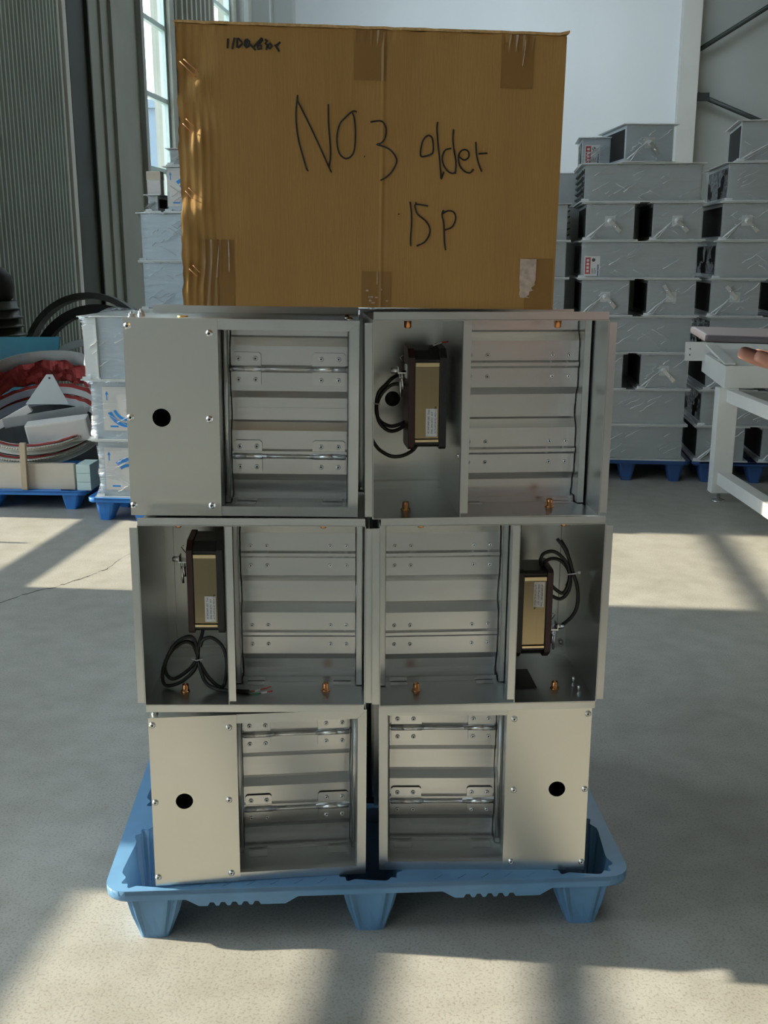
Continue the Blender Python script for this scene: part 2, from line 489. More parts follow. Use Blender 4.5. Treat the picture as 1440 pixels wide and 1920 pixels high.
BW = [[.03]*7, [.03]*7, [0.06, 0.03, 0.025, .03, .03, .03, .03], [0.048, .03, .03, .03, .03, .03, .03], [.03]*7, [.03]*7]
for i, (a, b, s, t) in enumerate(WINS):
    w = hall('window_%d' % (i+1), MB().box(-0.14, -0.06, a, a+0.05, s, t).box(-0.14, -0.06, b-0.05, b, s, t)
             .box(-0.14, -0.06, a+.05, b-.05, s, s+0.05).box(-0.14, -0.06, a+.05, b-.05, t-0.05, t), 'frame')
    zs = [s+.05]
    for z, hw in zip(BARS[i], BW[i]):
        obj('glazing_bar', MB().box(-0.13, -0.07, a+0.05, b-0.05, z-hw, z+hw), 'frame', w)
    if i == 3:
        obj('mullion', MB().box(-0.12, -0.08, 5.80, 5.825, s+.05, 0.82), 'frame', w)
    edges = [s+0.05] + [z for z in BARS[i]] + [t-0.05]
    for k in range(len(edges)-1):
        obj('pane', MB().box(-0.104, -0.100, a+0.05, b-0.05, edges[k]+0.005, edges[k+1]-0.005), 'glass', w)
# corrugated sheeting on the left wall
mb = MB(); prof = []
y = 6.5; k = 0
while y < 10.66:
    prof += [(0.012, y), (0.012, y+0.030), (0.045, y+0.042), (0.045, y+0.066)]
    y += 0.078
prof = [p for p in prof if p[1] < 10.73]
n = len(prof)
vs = [(x, yy, 0.0) for x, yy in prof] + [(x, yy, 7.5) for x, yy in prof]
mb.add(vs, [(i, i+1, n+i+1, n+i) for i in range(n-1)])
hall('wall_left_corrugated', mb, 'corr')
hall('trim_1', MB().box(0.0, 0.05, 10.80, 10.89, 0, 7.8).box(0.0, 0.03, 10.735, 10.765, 0, 7.8), 'trim', bevel=0.004)
# dark steel column (H section) and the bands between it and the window
hall('pillar_1', MB().box(0, 0.05, 10.90, 10.93, 0, ZT).box(0.0, 0.05, 11.44, 11.47, 0, ZT).box(0.0, 0.015, 10.93, 11.44, 0, ZT), 'darksteel')
mb = MB().box(0.0, 0.04, 11.48, 11.56, 0, ZT).box(0, 0.025, 11.56, 11.80, 0, ZT).box(0, 0.05, 11.80, 11.88, 0, ZT).box(0.0, 0.02, 11.88, 12.1, 0, ZT).box(0.0, 0.055, 12.1, 12.2, 0, ZT)
hall('trim_2', mb, 'panelgrey', bevel=0.006)
hall('trim_3', MB().box(-0.02, 0.06, 13.05, 13.15, 0, 7.2), 'wallgrey', bevel=0.006)
mb = MB(); y = 14.55; prof = []
while y < 16.2:
    prof += [(0.01, y), (0.01, y+0.09), (0.06, y+0.12), (0.06, y+0.19)]; y += 0.22
n = len(prof)
mb.add([(x, yy, 0) for x, yy in prof] + [(x, yy, 7.5) for x, yy in prof], [(i, i+1, n+i+1, n+i) for i in range(n-1)])
hall('wall_left_ribbed', mb, 'panelgrey')
hall('trim_4', MB().box(0, 0.12, 17.85, 18.15, 0, ZT).box(0, 0.3, 18.9, 19.0, 0, ZT).box(0, 0.35, 20.6, 20.9, 0, ZT), 'wallgrey', bevel=0.01)
# back wall, its column and the cross braces
hall('wall_back', MB().box(-0.25, 7.5, Y1_, Y1_+0.2, 0, ZT), 'wallwhite')
hall('wall_back_bay', MB().box(7.5, W_+.25, Y1_+0.06, Y1_+0.26, 0, ZT), 'wallgrey')  # right bay set greyer than the white wall
hall('pillar_2', MB().box(7.42, 7.76, Y1_-0.28, Y1_, 0, ZT), 'column', bevel=0.01)
mb = MB().tube([(7.78, Y1_-.12, 5.28), (10.4, Y1_-.12, 6.85)], 0.045, 8)
hall('trim_5', mb, 'rod')
mb = MB().tube([(7.78, Y1_-.12, 4.50), (10.4, Y1_-.12, 3.42)], 0.045, 8).box(7.76, 8.0, Y1_-.17, Y1_-.07, 4.38, 4.52)
hall('trim_6', mb, 'rod')
# unseen sides of the hall
hall('wall_right', MB().box(W_, W_+.25, Y0_, Y1_, 0, ZT), 'panelgrey')
hall('wall_rear', MB().box(-0.25, W_+.25, Y0_-.2, Y0_, 0, ZT), 'column')
SX0, SX1, SY0, SY1 = 0.8, 7.2, 15.6, 19.4        # unseen skylight, added to brighten the back wall
hall('ceiling', MB().box(-.25, W_+.25, Y0_-.2, SY0, ZT, ZT+.15).box(-.25, W_+.25, SY1, Y1_+.2, ZT, ZT+.15).box(-.25, SX0, SY0, SY1, ZT, ZT+.15).box(SX1, W_+.25, SY0, SY1, ZT, ZT+.15), 'roof')
w = hall('window_7', MB().box(SX0, SX1, SY0, SY0+.06, ZT+.02, ZT+.12).box(SX0, SX1, SY1-.06, SY1, ZT+.02, ZT+.12), 'frame')
for k in range(4):
    obj('pane', MB().box(SX0+k*1.6+.02, SX0+k*1.6+1.58, SY0+.06, SY1-.06, ZT+.06, ZT+.066), 'glass', w)
nb = obj('neighbour_building', MB().box(-24, -5.8, 0, 14, 0, 7.2).box(-24.2, -5.6, -.2, 14.2, 7.2, 7.5).box(-18, -16.5, -.05, 0.05, 2, 4).box(-12, -10.5, -.05, 0.05, 2, 4), 'neighbour', loc=(0, 42, -0.2))
tag(nb, 'pale blue building outside, seen through the tall window', 'building')

# ================================================================ MAIN PALLET
def cup_loop(cx, cy, w, d, flute=0.006, n=72):
    out = []
    for k in range(n):
        a = 2*math.pi*k/n
        c, s_ = math.cos(a), math.sin(a)
        e = 0.38
        x = abs(c)**e*(1 if c > 0 else -1)*w/2; y = abs(s_)**e*(1 if s_ > 0 else -1)*d/2
        r = 1.0 + (0.5+0.5*math.cos(k*math.pi))*0
        f = flute*math.sin(k*math.pi/3)*1.15
        nx, ny = c, s_
        out.append((cx + x + nx*f, cy + y + ny*f))
    return out
def make_pallet(name, label, W, D, H, mat, loc, yaw, group=None, rich=True):
    t = thing(name, label, 'pallet', loc, (0, 0, yaw), group)
    key = (round(W, 3), round(D, 3), round(H, 3), rich)
    nx = 3; cw, cd = (0.15, 0.26) if rich else (0.14, 0.2)
    xs = [-W/2+0.035+cw/2, 0, W/2-0.035-cw/2]; ysc = [0.016+cd/2, D/2, D-0.016-cd/2]
    cups = [(x, y) for y in ysc for x in xs]
    def deck():
        r = 0.05; outer = []
        for cx, cy, a0 in ((W/2-r, r, -90), (W/2-r, D-r, 0), (-W/2+r, D-r, 90), (-W/2+r, r, 180)):
            for k in range(6):
                a = R(a0 + 18*k); outer.append((cx + r*math.cos(a), cy + r*math.sin(a)))
        loops = [cup_loop(x, y, cw, cd, 0.005 if rich else 0.0, 72 if rich else 24) for x, y in cups]
        mb = holed_plate(outer, loops, 0, -0.012)      # built in xz, lay it down
        mb.v = [(x, z, H + y) for x, y, z in mb.v]
        return mb
    link('deck', cached(('deck',)+key, deck, [mat]), t)
    def cup(lean=0):
        N = 72 if rich else 24
        rows = []
        for h, fx, fy, f in ((H-.002, 1, 1, .005), (H*0.8, 0.93, 0.90, .005), (H*0.4, 0.74, 0.70, .0035), (0.012, 0.54, 0.52, .001), (0.0, 0.50, 0.48, 0.0)):
            l = cup_loop(0, 0, cw*fx, cd*fy, f if rich else 0.0, N)
            sh = lean*cd*(1-fy)/2
            rows.append([(x, y + sh, h) for x, y in l])
        # outer skin follows the fluted inner skin
        mb = MB(); vs = [p for r_ in rows for p in r_]
        fs = [(i*N+k, i*N+(k+1) % N, (i+1)*N+(k+1) % N, (i+1)*N+k) for i in range(len(rows)-1) for k in range(N)]
        fs.append([(len(rows)-1)*N+k for k in range(N)])
        mb.add(vs, fs)
        return mb
    for i, (x, y) in enumerate(cups):
        ln = i//3 - 1
        link('foot', cached(('foot', ln)+key, lambda: cup(ln), [mat]), t, (x, y, 0))
    def rim(L, rich_):
        # a skirt strip hanging from the deck edge, scalloped below between the feet
        top = H-0.001; low = H-0.026; tab = H-0.044
        pts = [(-L/2+.05, top)]
        pts += [(-L/2+.05, low)]
        if rich_:
            for c in (-0.30, 0.30):
                c *= L/1.24
                a = c - 0.10; seq = [(a-.03, low), (a, tab)]
                for q in range(5):
                    x0 = a + 0.02 + q*0.026
                    seq += [(x0, tab), (x0+.005, tab+.009), (x0+.014, tab+.009), (x0+.019, tab)]
                seq += [(a+0.20, tab), (a+0.23, low)]
                pts += seq
        pts += [(L/2-.05, low), (L/2-.05, top)]
        return pts
    def front():
        mb = MB().prism(rim(W, rich), 'y', 0.0, 0.012)
        return mb
    link('skirt', cached(('skirt_f',)+key, front, [mat]), t)
    link('skirt', CACHE[('skirt_f',)+key], t, (0, D, 0), (0, 0, math.pi))
    def side(): return MB().prism(rim(D, rich), 'y', 0.0, 0.012)
    sm = cached(('skirt_s',)+key, side, [mat])
    link('skirt', sm, t, (-W/2, D/2, 0), (0, 0, R(-90)))
    link('skirt', sm, t, (W/2, D/2, 0), (0, 0, R(90)))
    def corner():
        mb = MB(); N = 9; vs = []
        for k in range(N):
            a = R(180 + 90*k/(N-1))
            for rr, z in ((0.05, H-.001), (0.049, H-.024), (0.038, H-.034), (0.036, H-.001)):
                vs.append((0.05 + rr*math.cos(a), 0.05 + rr*math.sin(a), z))
        mb.add(vs, [(4*k+i, 4*k+(i+1) % 4, 4*k+4+(i+1) % 4, 4*k+4+i) for k in range(N-1) for i in range(4)], 0, True)
        return mb
    co = cached(('corner',)+key, corner, [mat])
    for (x, y, a) in ((-W/2, 0, 0), (W/2, 0, 90), (W/2, D, 180), (-W/2, D, 270)): link('corner', co, t, (x, y, 0), (0, 0, R(a)))
    if rich:
        def ridges():
            mb = MB(); rn = random.Random(2)
            for y in (0.012, 0.34, 0.40, 0.62, 0.68):
                x = -W/2 + 0.22
                while x < W/2-0.20:
                    if all(abs(x - q) > cw/2+.03 for q in xs) or y > .3:
                        if not any(abs(x-cx) < cw/2+.03 and abs(y+.006-cy) < cd/2+.02 for cx, cy in cups) :
                            mb.prism([(x, y), (x+.003, y), (x+.021, y+.016), (x+.018, y+.016)], 'z', H, H+.0012)
                    x += 0.055
            for s_ in (-1, 1):
                for j in range(12):
                    y = 0.31 + j*.03 if j < 6 else 0.36+j*.03
                    x = s_*(W/2-.09)
                    mb.prism([(x, y), (x+.003, y), (x+.021, y+.012), (x+.018, y+.012)], 'z', H, H+.0012)
            return mb
        rg = link('anti_slip_ridges', cached(('ridges',)+key, ridges, [mat]), t); rg['kind'] = 'stuff'
    return t
make_pallet('plastic_pallet', 'blue plastic pallet under the stacked steel units and carton', 1.238, 1.0, 0.135, 'pallet', (-0.031, 2.152, 0), R(3.1))

# ================================================================ DAMPER UNITS
TS = 0.0015
def screw_mb():
    return MB().lathe([(0.0046, 0.0), (0.0046, -0.0008), (0.0038, -0.0024), (0.0022, -0.0032), (0.0016, -0.0014)], 10, 'y', mi=0)
def screw(parent, x, y, z):
    def f():
        mb = screw_mb()
        mb.lathe([(0.0015, -0.0018), (0.0014, -0.0020)], 6, 'y', mi=1)
        return mb
    return link('screw', cached(('screw',), f, ['zinc', 'dark']), parent, (x, y, z))
def big_screw(parent, x, y, z):
    def f():
        return MB().lathe([(0.0075, 0.0), (0.0075, -0.0008), (0.0062, -0.0010), (0.0056, -0.0034), (0.0030, -0.0048), (0.0022, -0.0022)], 12, 'y').lathe([(0.0021, -0.0026), (0.002, -0.0029)], 6, 'y', mi=1)
    return link('screw', cached(('bigscrew',), f, ['zinc', 'dark']), parent, (x, y, z))

BLADE = [(.0165,.102),(.0165,.074),(.012,.070),(0,.052),(0,.010),(-.003,.0075),(-.006,.0055),(-.006,-.0015),(-.003,-.0045),(0,-.007),(0,-.048),(.012,-.065),(.012,-.087)]
def blade_mb(x0, x1, flip):
    p = [(y, z) for y, z in BLADE]
    if flip: p = [(y, -z) for y, z in p]
    p = p[::-1]
    return MB().sheet(p, x0, x1, 0.0012)

def bushing(parent, x, y, z, up=True):
    def f(): return MB().lathe([(0.0105, 0), (0.0105, .003), (0.0078, .0035), (0.0072, .016), (0.0060, .018), (0.0048, .018), (0.0046, .010)], 14, 'z')
    o = link('bushing', cached(('bush',), f, ['copper']), parent, (x, y, z))
    if not up: o.rotation_euler = (math.pi, 0, 0)
    return o

def actuator(parent, m, z0, flip, label_top):
    """dark gear motor with a gold face, upright beside the partition; z0 bottom of the gold face"""
    a = bpy.data.objects.new('actuator', None)
    X0, X1 = -0.142, -0.091            # gold face
    H = 0.170
    mb = MB()
    # body side profile (y,z): bevelled like the photo's housing
    prof = [(0.104, -.006), (0.104, H+.006), (0.128, H+.024), (0.19, H+.030), (0.20, H+.02), (0.20, -.01), (0.19, -.014), (0.112, -.012)]
    if flip: prof = [(y, H - z) for y, z in prof]
    mb.prism(prof, 'x', m*(X0-.004), m*(X1+.006))
    for xa, xb in ((X0-.015, X0-.001), (X1+.001, X1+.016)):
        pr = [(y - (.006 if y < .15 else 0), z + (0.004 if z > H/2 else -.004)) for y, z in prof]
        mb.prism(pr, 'x', m*xa, m*xb, 1 if xa < X0 - .005 else 0)
    me = mb.mesh('actuator', ['black', 'maroon'], 0.002)
    a = link('actuator', me, parent, (0, 0, z0))
    obj('gold_cover', MB().box(m*X0, m*X1, 0.1015, 0.1045, 0.008, H-.008).box(m*X0, m*X1, 0.0985, 0.1045, H-.009, H, 1).box(m*X0, m*X1, 0.0985, 0.1045, 0, .006, 1), ['gold', 'goldglint'], a, bevel=0.0006)
    # label with turned lettering
    lw, lh = 0.0245, 0.060
    cx = (X1 - .0035 - lw/2) if m > 0 else (X0 + .004 + lw/2)
    if m < 0: cx = X1 + (-(X1-X0)) + .004 + lw/2
    z1 = (H-.012-lh) if label_top else .012
    lm = MB().box(m*cx-lw/2, m*cx+lw/2, 0.1008, 0.1015, z1, z1+lh)
    vs, fs = text_mb([('AF-SMF24MF-GEC  Torp', 0, 0.0045), ('DNb 2954-30751  20 P', 0, -0.0030), ('ACTUATOR 8Z-MED4 USA', 0, -0.0105)], 0.0058, 0.0001)
    ang = R(90) if not label_top else R(-90)
    c, s_ = math.cos(ang), math.sin(ang)
    P = []
    for x, y, z in vs:
        x -= 0.0275; x *= 0.86
        u, w = x*c - y*s_, x*s_ + y*c
        P.append((m*cx + u, 0.1006 - z, z1 + lh/2 + w))
    lm.add(P, fs, 1)
    obj('label', lm, ['label', 'ink'], a)
    # universal clamp and bracket on the far side
    zc = (0.145 if not flip else 0.035)
    cl = MB().box(m*(X0-.034), m*(X0-.015), 0.118, 0.150, zc, zc+.003).box(m*(X0-.036), m*(X0-.034), .118, .150, zc, zc+.014).box(m*(X0-.018), m*(X0-.0155), .118, .15, zc-.01, zc+.02)
    cl.lathe([(0.006, 0), (0.006, 0.018), (.0035, .019)], 8, 'x', (m*(X0-.050) if m > 0 else m*(X0-.032), .13, zc+.006))
    cl.tube([(m*(X0-.026), .128, zc+.002), (m*(X0-.024), .126, zc-.034)], .004, 8).tube([(m*(X0-.031), .13, zc), (m*(X0-.028), .128, zc-.05)], .0028, 8)
    cl.tube([(m*(X0-.02), .13, zc+.02), (m*(X0-.03), .13, zc+.034), (m*(X0-.024), .13, zc+.038)], .0012, 6)
    cl.lathe([(0.0055, -.002), (0.0055, .004), (.0042, .004), (.0042, -.002)], 6, 'z', (m*(X0-.026), .128, zc-.014))
    obj('clamp', cl, ['zinc'], a)
    return a

def cable(parent, runs, r=0.0042):
    mb = MB()
    for p in runs: mb.tube(catmull(p, 5), r, 8)
    return obj('cable', mb, ['cable'], parent)

def open_unit(name, label, loc, yaw, roll, m, bottom_flange, act, group=None):
    w, h, D = 0.478, 0.405, 0.30
    hw = w/2
    t = thing(name, label, 'damper', loc, (0, R(roll), R(yaw)), group)
    k = ('open', m, bottom_flange)
    def casing():
        mb = MB()
        mb.box(-hw-TS, -hw, 0, D, 0, h).box(hw, hw+TS, 0, D, 0, h).box(-hw-TS, hw+TS, 0, D, -TS, 0).box(-hw-TS, hw+TS, 0, D, h, h+TS)
        return mb
    link('casing', cached(('casing',)+k, casing, ['galv']), t)
    F = 0.0175
    def fl_side(s_):
        def f():
            x = s_*hw
            poly = [(x, 0.004), (x + s_*0.0022, 0.0), (x + s_*F, 0.0), (x + s_*F, TS), (x + s_*.0035, TS), (x+s_*TS, .005)]
            return MB().prism(poly, 'z', 0.004, h-.004)
        return f
    for s_ in (-1, 1): link('flange', cached(('flange_side', s_), fl_side(s_), ['galv']), t)
    def fl_h(s_):
        def f():
            z = h if s_ > 0 else 0
            poly = [(0.004, z), (0.0, z + s_*.0022), (0.0, z + s_*F), (TS, z + s_*F), (TS, z + s_*.0035), (.005, z+s_*TS)]
            return MB().prism(poly, 'x', -hw, hw)
        return f
    link('flange', cached(('flange_top',), fl_h(1), ['galv']), t)
    if bottom_flange: link('flange', cached(('flange_bottom',), fl_h(-1), ['galv']), t)
    # partition between actuator bay and blades, with its front lip
    def part():
        a, b = sorted((m*-.058, m*-.0565)); c_, d_ = sorted((m*-.058, m*-.0415))
        return MB().box(a, b, 0.0, D-.002, 0.0005, h-.0005).box(c_, d_, 0.0, TS, 0.008, h-.001).prism([(m*-.058, 0.0), (m*-.0595, .003), (m*-.058, .004)], 'z', 0.008, h-.001)
    link('partition', cached(('partition', m), part, ['galv']), t)
    def post(xa, xb, y0, y1):
        def f():
            a, b = sorted((m*xa, m*xb))
            return MB().box(a, b, y0, y0+TS, 0.002, h-.002).box(a, a+TS, y0, y1, 0.002, h-.002).box(b-TS, b, y0, y1, .002, h-.002)
        return f
    link('channel_post', cached(('post_a', m), post(-.0545, -.0425, .115, .165), ['galv']), t)
    link('channel_post', cached(('post_b', m), post(.2205, .2345, .105, .165), ['galv']), t)
    x0, x1 = sorted((m*-.0400, m*.2185))
    def stop(top):
        def f():
            mb = MB()
            if top: mb.box(x0, x1, .158, .1592, h-.020, h-.004).box(x0, x1, .128, .158, h-.004, h-.0028)
            else: mb.box(x0, x1, .158, .1592, .0125, .034).box(x0, x1, .128, .158, .0113, .0125).box(x0, x1, .128, .1292, .0003, .0113).box(x0+.01, x0+.05, .106, .125, .0005, .002).box(x1-.05, x1-.01, .106, .125, .0005, .002)
            return mb
        return f
    link('blade_stop', cached(('stop_t', m), stop(True), ['blade']), t)
    link('blade_stop', cached(('stop_b', m), stop(False), ['blade']), t)
    for zc, fl_ in ((0.302, False), (0.113, True)):
        b = link('blade', cached(('blade', m, fl_), lambda: blade_mb(x0, x1, False), ['blade']), t, (0, 0.14, zc))
        for sx in (-.018, .019, .1615, .198):
            for dz in (0.0215, -0.0245): screw(b, m*sx, -0.0005, dz)
    # back sheet of the actuator bay, with the round port, plus bottom return and corner post
    def back():
        a, b = sorted((m*-hw, m*-.058))
        mb = holed_plate([(a, 0.0), (b, 0.0), (b, h), (a, h)], [circ(m*-.172, .210, .0175)], D-.004, D-.0025)
        mb.box(a, b, D-.020, D-.005, 0.0, 0.018)
        e, f_ = sorted((m*-hw, m*(-hw+.020)))
        return mb.box(e, f_, D-.008, D-.005, 0.018, h)
    link('back_sheet', cached(('back', m), back, ['galv_panel']), t)
    link('port_shade_disc', cached(('port_shade_disc',), lambda: MB().lathe([(.0195, 0), (.0195, .004), (.004, .006)], 24, 'y'), ['black']), t, (m*-.172, D-.0025, .210))  # black disc painting the darkness of the round port
    bo = link('screw', cached(('boss',), lambda: MB().lathe([(0.006, 0), (0.006, -.006), (.003, -.008)], 8, 'y'), ['zinc']), t, (m*(-hw+.011), D-.009, 0.03))
    obj('rear_frame', MB().box(-hw-.008, hw+.008, D, D+TS, h-.012, h+.008).box(-hw-.008, hw+.008, D, D+TS, -.006, .014).box(m*.225, m*(hw+.008), D, D+TS, 0, h).box(m*(-hw-.008), m*-.045, D, D+.0008, 0, h-.001), ['galv'], t)
    for bx, by in ((-.164, .072), (.152, .078)): bushing(t, m*bx, by, 0)
    for bx, by in ((-.164, .060), (.149, .060)): bushing(t, m*bx, by, h, False)
    sc2 = screw(t, m*-.0565, 0.03, 0.125); sc2.rotation_euler = (0, 0, m*R(-90)); sc2.location.x = m*-.0582
    act(t, m)
    return t

def act_tr(t, m):
    actuator(t, m, 0.142, False, False)
    c = cable(t, [[(-0.163,.125,.29),(-.183,.16,.275),(-.198,.17,.259),(-.215,.17,.24),(-.219,.17,.207),(-.212,.17,.174),(-.19,.17,.156),(-.167,.17,.161),(-.145,.17,.18)],
              [(-.158,.165,.257),(-.182,.17,.259),(-.203,.175,.243),(-.215,.175,.223),(-.219,.175,.199),(-.211,.175,.178),(-.19,.175,.166),(-.17,.175,.169),(-.145,.175,.18)],
              [(-.2335,.17,.158),(-.231,.155,.143),(-.224,.15,.130),(-.212,.15,.116),(-.188,.15,.103),(-.163,.15,.104),(-.139,.15,.117),(-.127,.15,.136)],
              [(-.116,.15,.318),(-.108,.15,.332),(-.099,.15,.343)]])
    obj('wire_end', MB().tube([(-.099,.15,.343),(-.092,.15,.346),(-.080,.15,.35)], .0016, 6).tube([(-.080,.15,.35),(-.066,.15,.352)], .0018, 6, mi=1), ['wire_white', 'wire_red'], t)
    obj('cable_tie', MB().tube([(-.233,.165,.219),(-.212,.162,.216)], .0016, 6), ['tie'], t)
def act_ml(t, m):
    actuator(t, m, 0.144, False, False)
    cable(t, [[(-.126,.14,.148),(-.129,.115,.123),(-.136,.1,.097),(-.139,.1,.067),(-.147,.09,.043),(-.175,.085,.018),(-.207,.09,.006),(-.220,.1,.016),(-.214,.1,.055),(-.19,.1,.102),(-.161,.1,.121),(-.145,.1,.114),(-.139,.1,.084),(-.139,.1,.063)],
              [(-.142,.11,.076),(-.151,.11,.1),(-.171,.11,.104),(-.2,.11,.081),(-.216,.11,.046),(-.207,.1,.024),(-.19,.1,.02),(-.16,.1,.041),(-.141,.1,.065)],
              [(-.132,.1,.097),(-.125,.1,.114),(-.105,.1,.118),(-.082,.1,.097),(-.073,.1,.058),(-.079,.1,.008),(-.090,.085,.006),(-.115,.09,.028),(-.135,.1,.058)],
              [(-.137,.09,.069),(-.122,.08,.023),(-.097,.07,.008),(-.065,.065,.005),(-.02,.062,.0045)]])
    obj('cable_tie', MB().tube([(-.150,.090,.071),(-.139,.083,.070),(-.126,.090,.071)], .0016, 6), ['tie'], t)
    obj('wire_end', MB().tube([(-.02,.062,.004),(-.006,.060,.006)], .0016, 6, mi=0).tube([(-.006,.06,.006),(.006,.060,.010)], .0024, 6, mi=1).tube([(.006,.06,.010),(.02,.060,.013),(.03,.06,.017)], .0015, 6, mi=0)
        .tube([(-.02,.058,.004),(-.004,.054,.002),(.008,.054,.003)], .0016, 6, mi=2).tube([(.008,.054,.005),(.022,.053,.007)], .0024, 6, mi=1).tube([(.022,.053,.007),(.034,.054,.009)], .0018, 6, mi=0), ['wire_red', 'wire_white', 'wire_green'], t)
def act_mr(t, m):
    actuator(t, m, 0.088, True, True)
    cable(t, [[(.149,.16,.262),(.136,.14,.277),(.139,.14,.298),(.16,.14,.306),(.181,.14,.295),(.198,.14,.271),(.204,.14,.237),(.192,.14,.207),(.176,.14,.212),(.155,.145,.232)],
              [(.150,.16,.258),(.14,.15,.272),(.16,.145,.287),(.185,.145,.28),(.205,.145,.25),(.205,.145,.211),(.185,.145,.19),(.155,.15,.203)],
              [(.171,.14,.335),(.188,.14,.313),(.202,.14,.284),(.211,.14,.254),(.223,.14,.219),(.225,.14,.176),(.212,.14,.146),(.177,.13,.123)],
              [(.180,.145,.33),(.195,.145,.305),(.205,.148,.27),(.205,.148,.235),(.200,.148,.22)]])
    obj('cable_tie', MB().tube([(.196,.134,.252),(.212,.132,.254),(.224,.136,.256)], .0016, 6).box(.221, .227, .133, .138, .253, .259), ['tie'], t)
    obj('data_plate', MB().box(.060, .124, .075, .185, .0004, .0022), ['black'], t)
    for y in (.055, .105): obj('rivet', MB().lathe([(0.0035, 0), (.0035, .012), (.002, .014)], 8, 'z', (.215, y, 0)), ['zinc'], t)

def closed_unit(name, label, loc, yaw, roll, m, group=None, rear=True):
    w, h, D = 0.482, 0.416, 0.30
    hw = w/2; z0 = 0.0025
    t = thing(name, label, 'damper', loc, (0, R(roll), R(yaw)), group)
    def casing():
        return (MB().box(-hw-TS, -hw, .002, D, z0, h).box(hw, hw+TS, .002, D, z0, h).box(-hw-TS, hw+TS, .002, D, z0-TS, z0).box(-hw-TS, hw+TS, .002, D, h, h+TS))
    link('casing', cached(('casing_closed',), casing, ['galv']), t)
    def panel():
        a, b = sorted((m*-.245, m*-.050))
        return holed_plate([(a, 0.0), (b, 0.0), (b, .421), (a, .421)], [circ(m*-.172, .213, .0195, 32)], -.0022, -.0005)
    pn = link('cover_panel', cached(('panel', m), panel, ['galv_panel']), t)
    for x, z in ((-.236, .404), (-.067, .391), (-.237, .213), (-.071, .211), (-.238, .022), (-.070, .023)): big_screw(pn, m*x, -.0022, z)
    # mitred frame lip round the blade opening
    A, B, Z0, Z1, f_ = -.050, .245, 0.0, .421, .021
    def frame():
        mb = MB()
        quads = [[(A, Z1), (B, Z1), (B-f_, Z1-f_), (A, Z1-f_)], [(B, Z1-.0004), (B, Z0+.0004), (B-f_+.0004, Z0+f_), (B-f_+.0004, Z1-f_)], [(A, Z0), (B, Z0), (B-f_, Z0+f_), (A, Z0+f_)]]
        for q in quads: mb.prism([(m*x, z) for x, z in q], 'y', 0.0, TS)
        x = B - f_
        mb.prism([(m*x, 0.0), (m*(x-.002), .003), (m*(x-.002), .018), (m*x, .018)], 'z', Z0+f_, Z1-f_)
        mb.box(m*A, m*x, .0015, .016, Z1-f_-.0015, Z1-f_).box(m*A, m*x, .0015, .016, Z0+f_-.0015, Z0+f_)
        return mb
    link('frame', cached(('frame', m), frame, ['galv']), t)
    def part():
        a, b = sorted((m*-.058, m*-.0565)); c_, d_ = sorted((m*-.0565, m*-.0435))
        return MB().box(a, b, .002, D-.002, z0, h)
    link('partition', cached(('partition_closed', m), part, ['galv']), t)
    def post(xa, xb, y0):
        def f():
            a, b = sorted((m*xa, m*xb))
            return MB().box(a, b, y0, y0+TS, .004, h-.002).box(a, a+TS, y0, y0+.05, .004, h-.002).box(b-TS, b, y0, y0+.05, .004, h-.002).tube([((a+b)/2, y0-.002, .02), ((a+b)/2, y0-.002, h-.004)], .0045, 8)
        return f
    link('channel_post', cached(('cpost_a', m), post(-.0555, -.0435, .112), ['galv']), t)
    link('channel_post', cached(('cpost_b', m), post(.2205, .2345, .112), ['galv']), t)
    x0, x1 = sorted((m*-.0415, m*.2185))
    def stop(top):
        def f():
            if top: return MB().box(x0, x1, .160, .1612, h-.028, h-.004).box(x0, x1, .128, .160, h-.004, h-.0028)
            return MB().box(x0, x1, .160, .1612, .0115, .034).box(x0, x1, .124, .160, .0103, .0115).box(x0, x1, .124, .1252, .0028, .0103).box(x0+.01, x0+.055, .09, .117, .003, .0045).box(x1-.055, x1-.01, .09, .117, .003, .0045)
        return f
    link('blade_stop', cached(('cstop_t', m), stop(True), ['blade']), t)
    link('blade_stop', cached(('cstop_b', m), stop(False), ['blade']), t)
    for zc in (0.3025, 0.1125):
        b = link('blade', cached(('cblade', m), lambda: blade_mb(x0, x1, False), ['blade']), t, (0, 0.142, zc))
    for zc in (0.3045, 0.1065):
        link('shaft', cached(('shaft', m), lambda: MB().tube([(x0+.004, .1335, 0), (x1-.004, .1335, 0)], .0048, 10), ['blade']), t, (0, 0, zc))
        for xa, xb, tube in ((-.038, .026, (-.041, .037)), (.140, .2145, (.1345, .2165))):
            def br():
                a, b = sorted((m*xa, m*xb)); c = .005; hh = .036
                poly = [(a, -hh), (b, -hh), (b, hh-c), (b-c, hh), (a+c, hh), (a, hh-c)]
                ra = sorted((m*tube[0], m*tube[1]))
                mb = MB().prism(poly, 'y', -.0018, 0.0)
                mb.tube([(a, -.0045, 0), (b, -.0045, 0)], .0068, 12)
                mb.tube([(ra[0], -.0045, 0), (ra[1], -.0045, 0)], .0055, 8)
                return mb
            bk = link('bracket', cached(('bracket', m, xa), br, ['bracket']), t, (0, .1385, zc))
            sx = (-.024, .014) if xa < 0 else (.160, .199)
            for x in sx:
                for dz in (.0225, -.0245): big = screw(bk, m*x, -.0018, dz); big.scale = (1.25, 1.25, 1.25)
    if rear:
        F = .018
        obj('rear_flange', MB().box(-hw, hw, D-TS, D, h, h+F).box(-hw-F, -hw, D-TS, D, z0, h).box(hw, hw+F, D-TS, D, z0, h), ['galv'], t)
    # corner plate with bolts on the top
    cb = obj('corner_bracket', MB().prism([(m*-.243, .004), (m*-.190, .004), (m*-.243, .20)], 'z', h+TS, h+TS+.0015), ['galv'], t)
